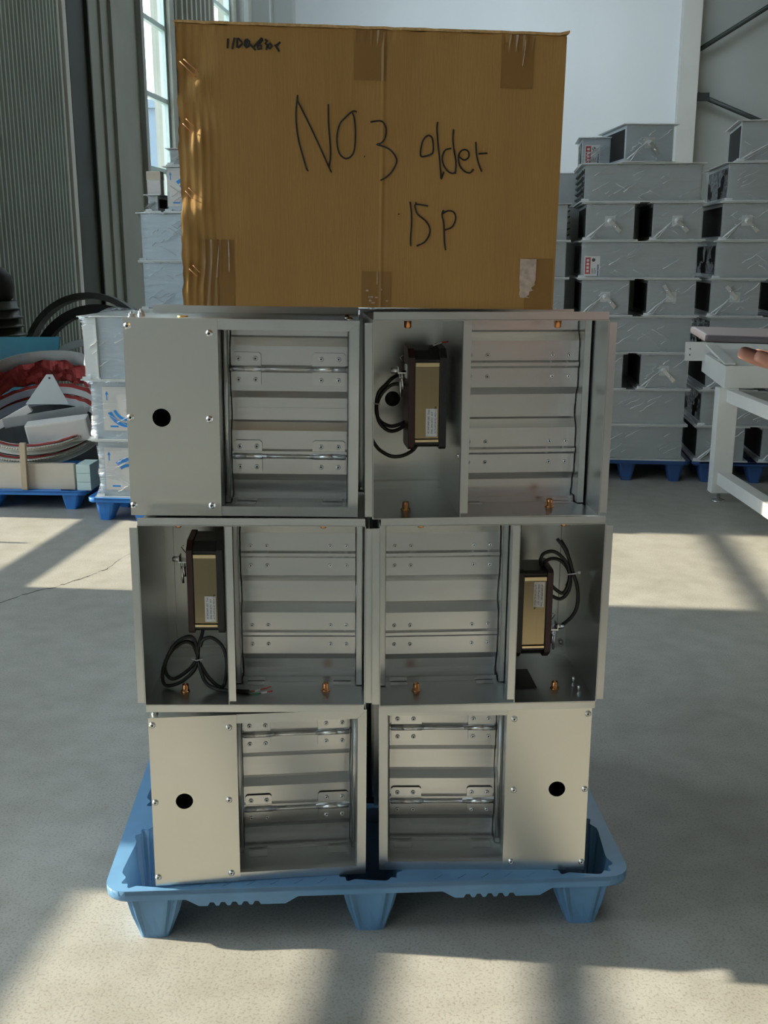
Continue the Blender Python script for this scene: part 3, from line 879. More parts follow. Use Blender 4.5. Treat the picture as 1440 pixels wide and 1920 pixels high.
    for bx, by in ((-.232, .025), (-.222, .075), (-.234, .13)):
        link('bolt', cached(('bolt',), lambda: MB().lathe([(.008, 0), (.008, .003), (.0065, .003), (.0065, .009), (.003, .0095), (.003, .013)], 6, 'z', smooth=False), ['zinc']), cb, (m*bx, by, h+TS+.0015))
    c2 = obj('corner_bolts', MB().lathe([(.007, 0), (.007, .005), (.003, .009)], 8, 'z', (m*.225, .03, h+TS)).lathe([(.006, 0), (.006, .006), (.003, .012)], 8, 'z', (m*.218, .07, h+TS)), ['zinc'], t)
    obj('bushing', MB().lathe([(.012, 0), (.012, .0025), (.007, .003), (.006, .001)], 16, 'z', (m*-.140, .11, h+TS)), ['brass'], t)
    obj('back_sheet', MB().box(*sorted((m*-hw, m*-.058)), .27, .2715, z0, h), ['dark'], t)  # black sheet stands in for the shade behind the round hole
    return t

G = 'steel damper units on the blue pallet'
closed_unit('damper_unit', 'steel damper unit with plain cover panel at left, top row under the carton', (-.302, 2.190, 1.012), 1.14, 0.87, 1, G)
open_unit('damper_unit', 'open steel damper unit showing a cable loop round a dark hole, top row right', (.216, 2.116, 1.029), 5.0, 0.2, 1, False, act_tr, G)
open_unit('damper_unit', 'open steel damper unit with tied black cable coil and bare coloured wire ends', (-.283, 2.119, .602), 1.38, 0.6, 1, True, act_ml, G)
open_unit('damper_unit', 'open steel damper unit with gold motor at the right and black plate on its floor', (.230, 2.124, .603), 3.85, 0.28, -1, True, act_mr, G)
closed_unit('damper_unit', 'steel damper unit with cover panel at left, standing on the pallet', (-.287, 2.168, .137), 6.5, 0.6, 1, G)
closed_unit('damper_unit', 'steel damper unit with cover panel at right, standing on the pallet', (.233, 2.212, .1345), 0.26, 0, -1, G)

def back_unit(loc, yaw):  # unseen rows, added so the gaps between front units go dark
    w, h, D = 0.482, 0.416, 0.30; hw = w/2
    t = thing('damper_unit', 'unseen steel damper unit added behind the front units to darken the gaps', 'damper', loc, (0, 0, R(yaw)), 'hidden damper units')
    link('casing', cached(('casing_closed',), None, ['galv']), t)
    link('cover_panel', cached(('panel', 1), None, ['galv_panel']), t)
    link('frame', cached(('frame', 1), None, ['galv']), t)
    for zc in (.3025, .1125): link('blade', cached(('cblade', 1), None, ['blade']), t, (0, .142, zc))
    link('partition', cached(('partition_closed', 1), None, ['galv']), t)
for k, z in enumerate((.137, .57, 1.003)):
    for y in (2.535, 2.845):
        for x in (-.262, .241): back_unit((x + .005*k - .03, y - .015*k + (.03 if x > 0 else 0), z), 3.0)

# ================================================================ CARTON
WRITE= [[(-0.1436, 0.3921), (-0.1444, 0.3827), (-0.1468, 0.3608), (-0.1457, 0.3351), (-0.1421, 0.3119), (-0.1366, 0.2913), (-0.1303, 0.2705), (-0.1264, 0.2588), (-0.1236, 0.2562)], [(-0.1444, 0.3827), (-0.1272, 0.3511), (-0.1078, 0.3127), (-0.0939, 0.2844), (-0.0841, 0.2636), (-0.079, 0.254)], [(-0.0857, 0.3773), (-0.0852, 0.3444), (-0.0822, 0.3081), (-0.0812, 0.2847), (-0.0841, 0.2631)], [(-0.0318, 0.3645), (-0.0363, 0.3662), (-0.0423, 0.364), (-0.0532, 0.3542), (-0.0635, 0.3428), (-0.0686, 0.324), (-0.0687, 0.3058), (-0.0649, 0.2903), (-0.0579, 0.2826), (-0.051, 0.2801), (-0.0427, 0.2834), (-0.0364, 0.2935), (-0.0342, 0.3118), (-0.0342, 0.3352), (-0.0367, 0.3546), (-0.0401, 0.363)], [(-0.0169, 0.285), (-0.0152, 0.284)], [(-0.0054, 0.3471), (0.0131, 0.3501), (0.021, 0.3444), (0.0251, 0.3341), (0.0226, 0.3184), (0.0152, 0.3096), (0.0069, 0.3073), (0.0195, 0.3039), (0.0336, 0.2977), (0.0444, 0.2848), (0.0458, 0.2743), (0.0372, 0.2582), (0.0262, 0.2474), (0.0151, 0.2414)], [(0.1061, 0.3263), (0.0973, 0.3188), (0.0927, 0.3043), (0.0925, 0.2877), (0.1037, 0.2887), (0.1149, 0.2935), (0.1165, 0.3048), (0.1135, 0.3218), (0.1061, 0.3263)], [(0.1238, 0.3508), (0.1225, 0.339), (0.1256, 0.3103), (0.1292, 0.284), (0.1323, 0.2576), (0.1332, 0.2464), (0.1384, 0.2603)], [(0.1517, 0.3035), (0.14, 0.3001), (0.1347, 0.2894), (0.135, 0.2788), (0.1396, 0.2683), (0.1469, 0.2605), (0.1555, 0.2575), (0.161, 0.2608)], [(0.1547, 0.338), (0.1539, 0.3214), (0.1562, 0.3031), (0.1609, 0.282), (0.1613, 0.2688), (0.1606, 0.2568)], [(0.1677, 0.2875), (0.1772, 0.2824), (0.1855, 0.2879), (0.1852, 0.2971), (0.178, 0.3017), (0.1696, 0.2981), (0.1658, 0.2874), (0.1691, 0.2716), (0.1794, 0.2612), (0.1894, 0.2593), (0.1963, 0.2661)], [(0.1986, 0.3164), (0.2001, 0.2988), (0.2042, 0.2803), (0.2121, 0.2619)], [(0.2045, 0.2946), (0.222, 0.2961)], [(0.0512, 0.1805), (0.0529, 0.1784)], [(0.0736, 0.203), (0.0769, 0.1815), (0.0775, 0.1599), (0.0761, 0.1355), (0.0765, 0.1197)], [(0.1092, 0.1956), (0.085, 0.1984), (0.0847, 0.1898), (0.0898, 0.1791), (0.1042, 0.1685), (0.1132, 0.1551), (0.113, 0.1415), (0.1039, 0.1277), (0.0884, 0.1198)], [(0.0855, 0.2024), (0.085, 0.1978)], [(0.1398, 0.1888), (0.1367, 0.1799), (0.1409, 0.1637), (0.1419, 0.1501), (0.1434, 0.1283), (0.1459, 0.1127)], [(0.1366, 0.1812), (0.1492, 0.1877), (0.1608, 0.1844), (0.164, 0.1722), (0.1574, 0.1572), (0.1433, 0.1515)]]
MARK= [[(-0.2717, 0.4866), (-0.2731, 0.4696)], [(-0.2598, 0.4883), (-0.2645, 0.4686)], [(-0.2547, 0.488), (-0.2554, 0.4724), (-0.253, 0.4716), (-0.2458, 0.4781), (-0.2467, 0.4816), (-0.2538, 0.4881)], [(-0.2371, 0.4868), (-0.2409, 0.4827), (-0.2415, 0.4764), (-0.2382, 0.472), (-0.2333, 0.4749), (-0.2323, 0.482), (-0.2371, 0.4868)], [(-0.2366, 0.4846), (-0.2381, 0.4747)], [(-0.2314, 0.4781), (-0.2209, 0.4681)], [(-0.2247, 0.4733), (-0.2093, 0.4894)], [(-0.2093, 0.4894), (-0.2083, 0.4855), (-0.2141, 0.4799), (-0.2175, 0.4745), (-0.2171, 0.47), (-0.2103, 0.4711), (-0.2103, 0.4765), (-0.2151, 0.4763)], [(-0.204, 0.4869), (-0.1992, 0.4848), (-0.2031, 0.4803), (-0.1988, 0.4768), (-0.2017, 0.4691)], [(-0.1964, 0.4796), (-0.1988, 0.4741), (-0.195, 0.4715), (-0.1906, 0.4762), (-0.194, 0.4801), (-0.1964, 0.4796)], [(-0.1752, 0.4833), (-0.1844, 0.4755)], [(-0.1853, 0.4786), (-0.1772, 0.4671)]]
STAPLES= [[(-0.3608, 0.4444), (-0.3348, 0.4202)], [(-0.3538, 0.4483), (-0.3288, 0.4278)], [(-0.3584, 0.3355), (-0.3457, 0.3235)], [(-0.3522, 0.3441), (-0.3396, 0.3322)], [(-0.3571, 0.2142), (-0.3443, 0.2008)], [(-0.3509, 0.2201), (-0.3371, 0.2078)], [(-0.3542, 0.0696), (-0.3402, 0.0568)], [(-0.3469, 0.0767), (-0.3349, 0.0638)]]

cw, ch, cdp = 0.734, 0.510, 0.46
def dent(x, z):
    """depth of the crumpled staple strip at the left edge of the carton front"""
    u = x + cw/2
    s = max(0.0, 1 - u/0.085)
    fl_ = 0.0022*(.35 + noise.noise((u*9, 7, z*10)))*math.sin(u*2*math.pi/0.0150 + 4.5*noise.noise((u*6, 0, z*7)))*min(1, s*2.2)
    big = 0.015*s*noise.noise((u*14, 3.1, z*11)) + 0.004*s*noise.noise((u*40, 9.1, z*30))
    st = 0
    for (a, b) in STAPLES[::2]:
        cx, cz = (a[0]+b[0])/2, (a[1]+b[1])/2
        st += 0.008*math.exp(-(((x-cx)/0.022)**2 + ((z-cz)/0.020)**2))
        st -= 0.006*math.exp(-(((x-cx-.022)/0.016)**2 + ((z-cz+.03)/0.022)**2))
    top = 0.0025*max(0, 1-(ch-z)/0.02)*math.sin(x*430)*(1 if x > .0 else .3)
    seam = -0.0016*math.exp(-((x-.0185)/0.0022)**2) + 0.0012*math.exp(-((x-.024)/0.003)**2)
    return fl_ + big + st*(0.6 if s < .2 else 1) + top + seam
carton = thing('carton', 'big brown cardboard carton with black handwriting, on top of the steel units', 'carton', (-.026, 2.103, 1.4605), (0, R(0.9), R(4.49)))
xs = [-cw/2 + cw*(i/26)**1.0*0.0 for i in range(0)]
u = -cw/2; xs = []
while u < -cw/2+0.10: xs.append(u); u += 0.0026
while u < -0.01: xs.append(u); u += 0.022
while u < 0.04: xs.append(u); u += 0.0024
while u < cw/2 - .012: xs.append(u); u += 0.012
xs += [cw/2-.006, cw/2-.002, cw/2]
zs = [ch*i/70 for i in range(71)]
mb = MB(); vs = []
for z in zs:
    for x in xs:
        ex = 0.0
        if x == xs[0]: ex = 0.0035*noise.noise((1.2, 0, z*22)) + 0.003*noise.noise((5.2, 0, z*60))
        vs.append((x + ex, dent(x, z), z + (0.0022*noise.noise((x*30, 2, 0)) if z == zs[-1] else 0)))
nx = len(xs)
mb.add(vs, [(j*nx+i, j*nx+i+1, (j+1)*nx+i+1, (j+1)*nx+i) for j in range(70) for i in range(nx-1)], 0, True)
# other walls follow the front edge
def side(idx_list, flip):
    o = [vs[i] for i in idx_list]; P = o + [(x, cdp, z) for x, y, z in o]; n = len(o)
    mb.add(P, [(i, i+1, n+i+1, n+i) for i in range(n-1)], 0)
side([j*nx for j in range(71)], 0); side([j*nx+nx-1 for j in range(71)], 1)
side(list(range(nx)), 0)
mb.add([(-cw/2, cdp, 0), (cw/2, cdp, 0), (cw/2, cdp, ch), (-cw/2, cdp, ch)], [(0, 1, 2, 3)])
obj('shell', mb, ['card'], carton)
# four closing flaps on top: two big ones meeting in the middle
for a, b in ((-.004, cdp/2-.002), (cdp/2+.002, cdp+.004)):
    pts = []; n = 40
    for i in range(n+1):
        x = -cw/2 - .004 + (cw+.008)*i/n
        j = .0016*noise.noise((x*40, a*9, 0)) + (.004 if i == n and a < 0 else 0)
        pts.append((x, j))
    v2 = [(x, a, ch + .001 + j) for x, j in pts] + [(x, b, ch + .001) for x, j in pts] + [(x, a, ch + .0055 + j) for x, j in pts] + [(x, b, ch + .0055) for x, j in pts]
    k = n+1
    fs = []
    for i in range(n):
        fs += [(i, i+1, k+i+1, k+i), (2*k+i, 3*k+i, 3*k+i+1, 2*k+i+1), (i, 2*k+i, 2*k+i+1, i+1), (k+i, k+i+1, 3*k+i+1, 3*k+i)]
    fs += [(0, k, 3*k, 2*k), (n, 2*k+n, 3*k+n, k+n)]
    obj('flap', MB().add(v2, fs), ['cardlit'], carton)
obj('handwriting', (lambda mb: [mb.ribbon([(p[0], p[1]) for p in catmull([(a, b, 0) for a, b in s], 3)] if len(s) > 2 else s, 0.0030, -.0014, -.0002) for s in WRITE] and mb)(MB()), ['marker'], carton)
obj('size_mark', (lambda mb: [mb.ribbon(s, 0.0038, -.0014, -.0002) for s in MARK] and mb)(MB()), ['marker'], carton)
TAPES = [(-.0381, .0226, .421, ch), (.2423, .3046, .4143, ch), (-.3266, -.2670, 0.0, .1257), (-.019, .0403, 0.0, .0699), (.3076, .3626, 0.0, .0997)]
for i, (a, b, z0, z1) in enumerate(TAPES):
    n = 14; v2 = []
    for k in range(n+1):
        x = a + (b-a)*k/n
        for z in (z0, z0+(z1-z0)*.33, z0+(z1-z0)*.67, z1): v2.append((x, min(-.0006, dent(x, z)-.0007) if x > -.3 else dent(x, z)-.0035, z + (.0012*noise.noise((x*200, i, 0)) if 0 < z < ch else 0)))
    mb = MB().add(v2, [(4*k+q, 4*k+4+q, 4*k+5+q, 4*k+1+q) for k in range(n) for q in range(3)])
    obj('tape', mb, ['tape'], carton)
# creases of pulled tape, in the pale paper colour
obj('tape_crease', MB().tube([(-.2775, -.0045, .1250), (-.2770, -.0055, .09), (-.2772, -.0045, .0655)], .0011, 5).tube([(-.2960, -.006, .115), (-.2990, -.0065, .08), (-.3010, -.006, .055)], .0009, 5)
    .tube([(.2878, -.001, .505), (.2868, -.002, .487), (.2835, -.001, .455)], .0009, 5).tube([(.0120, -.001, .070), (.0118, -.0016, .045)], .0009, 5), ['paper'], carton)
mb = MB(); rnd = random.Random(8); L = []; n = 26
for k in range(n+1):
    z = .0985 - .0755*k/n
    rag = 0.0 if k < 14 else (k-14)/12.0
    L += [(.2960 + rag*rnd.uniform(0, .004), -.0016, z), (.3285 - rag*rnd.uniform(0, .020), -.0016, z)]
mb.add(L, [(2*i, 2*i+1, 2*i+3, 2*i+2) for i in range(n)])
obj('torn_paper', mb, ['paper'], carton)
mb = MB()
for k in range(9):
    x = rnd.uniform(-.014, .035); z = rnd.uniform(.008, .034)
    mb.box(x, x+rnd.uniform(.002, .008), -.0017, -.0010, z, z+rnd.uniform(.0015, .004))
obj('torn_scraps', mb, ['paper'], carton)
for a, b in STAPLES:
    y = -.004 + min(dent(a[0], a[1]), dent(b[0], b[1]), 0)
    obj('staple', MB().tube([(a[0], y+.006, a[1]), (a[0], y, a[1]), (b[0], y, b[1]), (b[0], y+.006, b[1])], .0011, 6), ['staple'], carton)

# ================================================================ WRAPPED DAMPERS BEHIND
def film_mb(w, d, h, seed, over=0.03, sides=True):
    bm = bmesh.new()
    bmesh.ops.create_cube(bm, size=1.0)
    bmesh.ops.subdivide_edges(bm, edges=bm.edges, cuts=11, use_grid_fill=True)
    mb = MB()
    for v in bm.verts:
        x, y, z = v.co
        edge = max(abs(z)*2, 0)
        bulge = over*(0.25 + 0.75*edge**6)
        px, py, pz = x*(w+2*bulge*.45), (y+.5)*(d+2*bulge)-bulge, (z+.5)*(h-.004)+.002
        n1 = noise.noise((px*9+seed, py*9, pz*9)); n2 = noise.noise((px*24, py*24+seed, pz*24))
        k = 0.010*n1 + 0.006*n2
        px += k*(1 if x > 0 else -1); py += k*(1 if y > 0 else -1)
        if z > .49: pz += 0.004*abs(n2)
        v.co = (px, py, pz)
    bm.verts.index_update()
    mb.add([v.co[:] for v in bm.verts], [[v.index for v in f.verts] for f in bm.faces if f.calc_center_median().z > .004 and (sides or abs(f.calc_center_median().x) < w/2-.002)], 0, True)
    bm.free()
    return mb
def lever_parts(t, x, z, y, ang):
    obj('lever_plate', MB().box(x-.034, x+.034, y-.004, y, z-.034, z+.034).lathe([(.02, 0), (.02, -.012), (.012, -.016)], 12, 'y', (x, y-.004, z)), ['wrapflange'], t)
    c, s_ = math.cos(ang), math.sin(ang)
    d = Vector((c, 0, s_)); n = Vector((-s_, 0, c))
    p0 = Vector((x, y-.02, z)); mb = MB()
    pts = [p0 + n*.011, p0 - n*.011, p0 + d*.10 - n*.014, p0 + d*.10 + n*.014]
    mb.add([q[:] for q in pts] + [(q + Vector((0, -.006, 0)))[:] for q in pts], [(0, 1, 2, 3), (7, 6, 5, 4), (0, 4, 5, 1), (1, 5, 6, 2), (2, 6, 7, 3), (3, 7, 4, 0)])
    mb.lathe([(.009, 0), (.009, -.014), (.005, -.018)], 6, 'y', tuple(p0 + d*.055))
    obj('lever', mb, ['zinc'], t)
def sticker(t, x, z, y, s=1.0):
    mb = MB().box(x, x+.105*s, y-.0012, y, z, z+.13*s, 0).box(x+.006, x+.042*s, y-.0018, y-.0012, z+.012, z+.122*s, 1)
    mb.box(x+.09*s, x+.097*s, y-.0018, y-.0012, z, z+.075*s, 2).lathe([(.012*s, 0), (.012*s, -.0008)], 10, 'y', (x+.062*s, y-.0012, z+.105*s), 3)
    for k in range(4):
        zz = z + .022 + k*.024*s
        mb.box(x+.016*s, x+.032*s, y-.0024, y-.0018, zz, zz+.016*s, 0)
    for k in range(4): mb.box(x+.05*s+k*.009*s, x+.053*s+k*.009*s, y-.0018, y-.0012, z+.012, z+.05*s, 3)
    obj('sticker', mb, ['label', 'redprint', 'navyprint', 'ink'], t)
def wrapped(label, loc, yaw, w, d, h, kind='long', seed=0, lever=None, stick=False, mat='wrapsteel', group=None, inset=0.0, louver=None, over=.03):
    t = thing('wrapped_damper', label, 'damper', loc, (0, 0, R(yaw)), group)
    lip = .028
    obj('body', MB().box(-w/2, w/2, 0, d, .008, h-.008), [mat], t, bevel=.004)
    obj('bottom_flange', MB().box(-w/2-lip, w/2+lip, -lip, d+lip, .0, .008), ['wrapflange'], t)
    obj('top_flange', MB().box(-w/2-lip, w/2+lip, -lip, d+lip, h-.006, h-.0005), ['wrapflange'], t)
    for s_ in (-1, 1): obj('duct_opening_shade', MB().box(s_*(w/2-.004), s_*(w/2+.002), .03, d-.03, .03, h-.03), ['foam'], t)  # black side panels stand in for the dark inside of the ducts
    if lever is not None: lever_parts(t, 0.0, h*.52, 0.0, lever)
    if stick: sticker(t, -w/2+.02, .02, 0.0)
    if louver:
        x = louver*w/2
        mb = MB()
        for k in range(5): mb.prism([(x, .03+k*(h-.05)/5), (x+louver*.02, .04+k*(h-.05)/5), (x+louver*.02, .05+k*(h-.05)/5), (x, .045+k*(h-.05)/5)], 'y', .03, d-.03)
        obj('louvre_blades', mb, ['darksteel'], t)
    rn = random.Random(seed*17+5); fm = MB()
    def glint_fold(x0, z0, x1, z1, wd):  # pale strip of folded film, doubles as a painted glint
        n = 5; V = []
        dx, dz = x1-x0, z1-z0; L = math.hypot(dx, dz); nx_, nz_ = -dz/L, dx/L
        for i in range(n+1):
            u = i/n; ww = wd*(1-.8*u)*rn.uniform(.5, 1.1)*.5; j = rn.uniform(-.004, .004)
            cx_, cz_ = x0+dx*u+nx_*j, z0+dz*u+nz_*j
            yb = -.012 - .010*rn.random()
            V += [(cx_-nx_*ww, yb+.004, cz_-nz_*ww), (cx_, yb-.004, cz_), (cx_+nx_*ww, yb+.004, cz_+nz_*ww)]
        fm.add(V, [(3*i+q, 3*i+q+1, 3*i+4+q, 3*i+3+q) for i in range(n) for q in range(2)])
    if kind == 'short' and lever is not None:
        glint_fold(-w/2+.01, .02, -.02, h*.55, .016); glint_fold(-w/2+.03, .012, -.05, h*.42, .008); glint_fold(w/2-.01, h-.03, .06, h*.6, .007)
    for q in range(16 if kind == 'long' else 9):
        x0 = rn.uniform(-w/2+.02, w/2-.1); z0 = rn.uniform(.03, h-.07); a_ = rn.choice((.45, .55, .6, -.5)); l_ = rn.uniform(.02, .15 if kind == 'long' else .07)
        glint_fold(x0, z0, min(x0+l_*math.cos(a_), w/2), min(max(z0+l_*math.sin(a_), .015), h-.02), rn.uniform(.004, .009))
    for q in range(6):
        x0 = rn.uniform(-w/2, w/2-.06); zz = rn.choice((.012, h-.012)); glint_fold(x0, zz, x0+rn.uniform(.03, .09), zz+rn.uniform(-.004, .004), rn.uniform(.005, .010))
    fm.box(-w/2-.02, -w/2+.03, -.016, -.010, .008, .022)
    fo = obj('film_glint_folds', fm, ['glint_fold'], t); fo['kind'] = 'stuff'
    link('film', cached(('film', round(w, 2), round(d, 2), round(h, 2), seed % 3, kind), lambda: film_mb(w, d, h, seed*3.7, over, kind != 'short'), ['film']), t)
    return t
SY = -6.45
P_ = 0.2517
def at(cx, cy, dx, dy):
    c, s_ = math.cos(R(SY)), math.sin(R(SY))
    return (cx + dx*c - dy*s_, cy + dx*s_ + dy*c)
AX, AY = 1.735, 7.30
BX, BY = 2.620, 7.20
make_pallet('plastic_pallet', 'dark blue pallet under the tall wrapped stack behind the right hand units', .88, 0.9, .15, 'pallet3', (*at(AX, AY, 0, -.03), 0), R(SY), rich=False)
make_pallet('plastic_pallet', 'dark blue pallet under the wrapped stack behind the white steel table', .88, 0.9, .15, 'pallet3', (*at(BX, BY, 0, -.03), 0), R(SY), rich=False)
ordn = ['bottom', 'second', 'third', 'fourth', 'fifth', 'sixth', 'seventh', 'eighth', 'ninth']
GW = 'film wrapped dampers at the back'
def layer(cx, cy, k, kinds, where, shift=0.0, seed=0, lev=(-.9, -.9), stick=False, louver=None):
    z = .15 + k*P_
    if kinds == 'long':
        x, y = at(cx, cy, shift, 0)
        wrapped('long film-wrapped damper, %s layer up, %s' % (ordn[k], where), (x, y, z), SY, .765, .74, P_-.002, 'long', seed, stick=stick, group=GW, louver=louver)
    else:
        for i, dx in enumerate((-.2225, .2225)):
            x, y = at(cx, cy, shift+dx, 0)
            wrapped('short film-wrapped damper, %s of pair, %s layer up, %s' % (('left', 'right')[i], ordn[k], where), (x, y, z), SY, .322, .74, P_-.002, 'short', seed+i, lever=lev[i], group=GW)
WA, WB = 'stack right of the carton', 'stack behind the table'
layer(AX, AY, 0, 'long', WA, -.01, 1); layer(AX, AY, 1, 'long', WA, -.01, 2)
layer(AX, AY, 2, 'short', WA, -.005, 3, (-.9, -.8)); layer(AX, AY, 3, 'long', WA, .0, 4)
layer(AX, AY, 4, 'short', WA, .012, 5, (-.8, 2.2)); layer(AX, AY, 5, 'long', WA, .0, 6, stick=True)
layer(AX, AY, 6, 'short', WA, .02, 7, (-.8, -.8)); layer(AX, AY, 7, 'long', WA, .0, 8, louver=-1)
x, y = at(AX, AY, .03, 0.0)
wrapped('pale damper with bright lever in film, alone on top right of the carton', (x, y, .15+8*P_), 3.5, .32, .62, .245, 'short', 4, lever=-.95, mat='wrapsteel_lt', group=GW)
x, y = at(AX, AY, -.288, .34)
wrapped('pale damper with red sticker in film, on top of the stack touching the carton side', (x, y, .15+8*P_), SY, .20, .38, .20, 'long', 5, stick=True, mat='wrapsteel_lt', group=GW)
for k in range(8):
    kinds = ['short', 'long', 'short', 'long', 'short', 'long', 'short', 'long'][k]
    layer(BX, BY, k, kinds, WB, (-.03, -.02, .0, .0, -.01, .005, .03, .05)[k], 11+k, ((-.9, 2.3), (0, 0), (.6, .6), (0, 0), (2.3, 2.3), (0, 0), (-.8, -.7), (0, 0))[k])
x, y = at(BX, BY, -.02, 0)
wrapped('wide grey damper with lever in film, on top of the stack behind the table', (x, y, .15+8*P_), SY-4, .50, .6, .262, 'short', 2, lever=-.8, group=GW)
for k in range(9):  # unseen row, added to keep the bright wall out of the gaps
    x, y = at(AX, AY, -.16, .80)
    t = thing('wrapped_damper', 'unseen grey damper added behind the stack right of the carton to darken gaps', 'damper', (x, y + (.12 if k == 0 else 0), .0 if k == 0 else .15+(k-1)*P_), (0, 0, R(SY)), 'hidden rear dampers')
    hh = .148 if k == 0 else P_-.002
    link('body', cached(('hidbody', round(hh, 3)), lambda: MB().box(-.49, .49, 0, .4, .004, hh-.004), ['wrapsteel']), t)
    link('top_flange', cached(('hidflange', round(hh, 3)), lambda: MB().box(-.50, .50, -.01, .41, hh-.004, hh-.0005), ['wrapflange']), t)
# third, half hidden column between the carton and the first stack
CX, CY = 1.12, 7.46
make_pallet('plastic_pallet', 'dark blue pallet hidden behind the right hand open units', .36, .8, .15, 'pallet3', (CX, CY-.02, 0), R(SY), rich=False)
for k in range(7):
    st = k in (4, 6)
    wrapped('damper in crumpled film, %s, narrow stack between carton and tall stack' % ('topmost' if k == 6 else ordn[k] + ' up'), (CX, CY, .15+k*P_), SY, .29, .6, P_-.002, 'short', 21+k, lever=None, stick=(k == 5), louver=1 if k == 6 else None, group=GW, mat='wrapsteel', over=.045)

# ---- left hand columns
def arc_plate(t, x, z, y, s, flip):
    """white instruction card with a blue quadrant scale and a spring wire"""
    mb = MB().box(x-.12, x+.20, y-.003, y, z-.13, z+.13, 0)
    a0, a1 = (200, 300) if flip else (40, 130)
    for r0, r1 in ((.105, .130), (.075, .092)):
        n = 10; V = []
        for k in range(n+1):
            a = R(a0 + (a1-a0)*k/n)
            V += [(x+.03+r0*math.cos(a), y-.0042, z+(.02 if flip else -.06)+r0*math.sin(a)), (x+.03+r1*math.cos(a), y-.0042, z+(.02 if flip else -.06)+r1*math.sin(a))]
        mb.add(V, [(2*k, 2*k+1, 2*k+3, 2*k+2) for k in range(n)], 1)
    mb.box(x-.095, x-.089, y-.0042, y-.003, z+.05, z+.09, 1).prism([(x-.102, z+.085), (x-.082, z+.085), (x-.092, z+.105)], 'y', y-.0042, y-.003, 1)
    mb.box(x-.08, x-.03, y-.0042, y-.003, z-.11, z-.10, 1)
    obj('scale_card', mb, ['whiteboard', 'bluearc'], t)
    obj('spring_wire', MB().tube(catmull([(x+.05, y-.012, z+.11), (x+.11, y-.016, z+.08), (x+.14, y-.016, z+.0), (x+.12, y-.014, z-.08), (x+.09, y-.01, z-.12)], 4), .004, 6), ['iron2'], t)
LX, LY = -1.47, 6.13
make_pallet('plastic_pallet', 'bright blue pallet under the three wrapped boxes beside the left units', .66, .8, .14, 'pallet2', (*at(LX, LY, 0.0, -.04), 0), R(SY), rich=False)
GL = 'film wrapped dampers at the left'
t = wrapped('white damper with blue quadrant scale in film, lowest of the three beside the left units', (LX+.02, LY, .14), SY, .54, .6, .349, 'long', 31, mat='wrapsteel_lt', group=GL); arc_plate(t, -.11, .175, -.004, 1, False)
t = wrapped('white damper with blue scale and small arrow in film, middle of the three', (LX+.01, LY, .489), SY, .56, .6, .358, 'long', 32, mat='wrapsteel_lt', group=GL); arc_plate(t, -.09, .19, -.004, 1, True)
t = wrapped('plain pale grey damper in film, topmost of the three beside the left units', (LX, LY, .847), SY, .58, .6, .375, 'long', 33, mat='wrapsteel_lt', group=GL)
obj('side_channel', MB().box(-.29, -.215, -.012, 0, .01, .365).box(-.215, -.207, -.018, 0, .01, .365), ['wrapflange'], t)
obj('film_knot', (lambda: (lambda mb: (mb.add([(.14*math.cos(a)*rr-.10+.1*noise.noise((a, rr*3, 1)), .06+.05*math.sin(a)*rr, .378+.045*(1-rr)+.03*abs(noise.noise((a*3, rr*9, 2)))) for rr in (1, .7, .4, .1) for a in [2*math.pi*k/14 for k in range(14)]], [(r*14+k, r*14+(k+1) % 14, (r+1)*14+(k+1) % 14, (r+1)*14+k) for r in range(3) for k in range(14)], 0, True), mb)[1])(MB()))(), ['film'], t)
QX, QY = -1.40, 7.72
make_pallet('plastic_pallet', 'bright blue pallet under the wrapped stack behind the carton on the left', .8, .8, .15, 'pallet2', (QX, QY-.05, 0), R(SY), rich=False)
for k in range(5):
    wrapped('plain blue grey damper in film, %s of the tall stack behind the carton' % (('lowest', 'second', 'middle', 'fourth', 'fifth')[k]), (QX-.02, QY, .15+k*.343), SY, .66, .6, .341, 'long', 41+k, mat='wrapsteel_lt', group=GL)
t = wrapped('white damper with two blue arcs in film, high on the stack behind the carton', (-1.33, QY+.03, .15+5*.343), SY, .44, .5, .315, 'long', 47, mat='wrapsteel_lt', group=GL); arc_plate(t, -.10, .17, -.004, 1, False)
wrapped('small dark damper at the very top of the stack behind the carton', (-1.32, QY+.05, 2.182), SY+4, .40, .4, .12, 'long', 48, group=GL)
tag(obj('white_packet', MB().box(-.05, .05, 0, .08, 0, .10, 0).box(-.052, .052, -.002, .082, .10, .16, 1), ['whiteboard', 'ply'], None, (-1.655, QY+.10, 1.99), (0, 0, R(SY)), bevel=.003), 'small white and tan packet lying beside the window on the left stack', 'packet')
w2 = wrapped('narrow grey damper under the white packet on the left stack', (-1.655, QY+.05, .15+5*.343), SY, .07, .4, .122, 'short', 49, mat='wrapsteel', group=GL, over=.02)

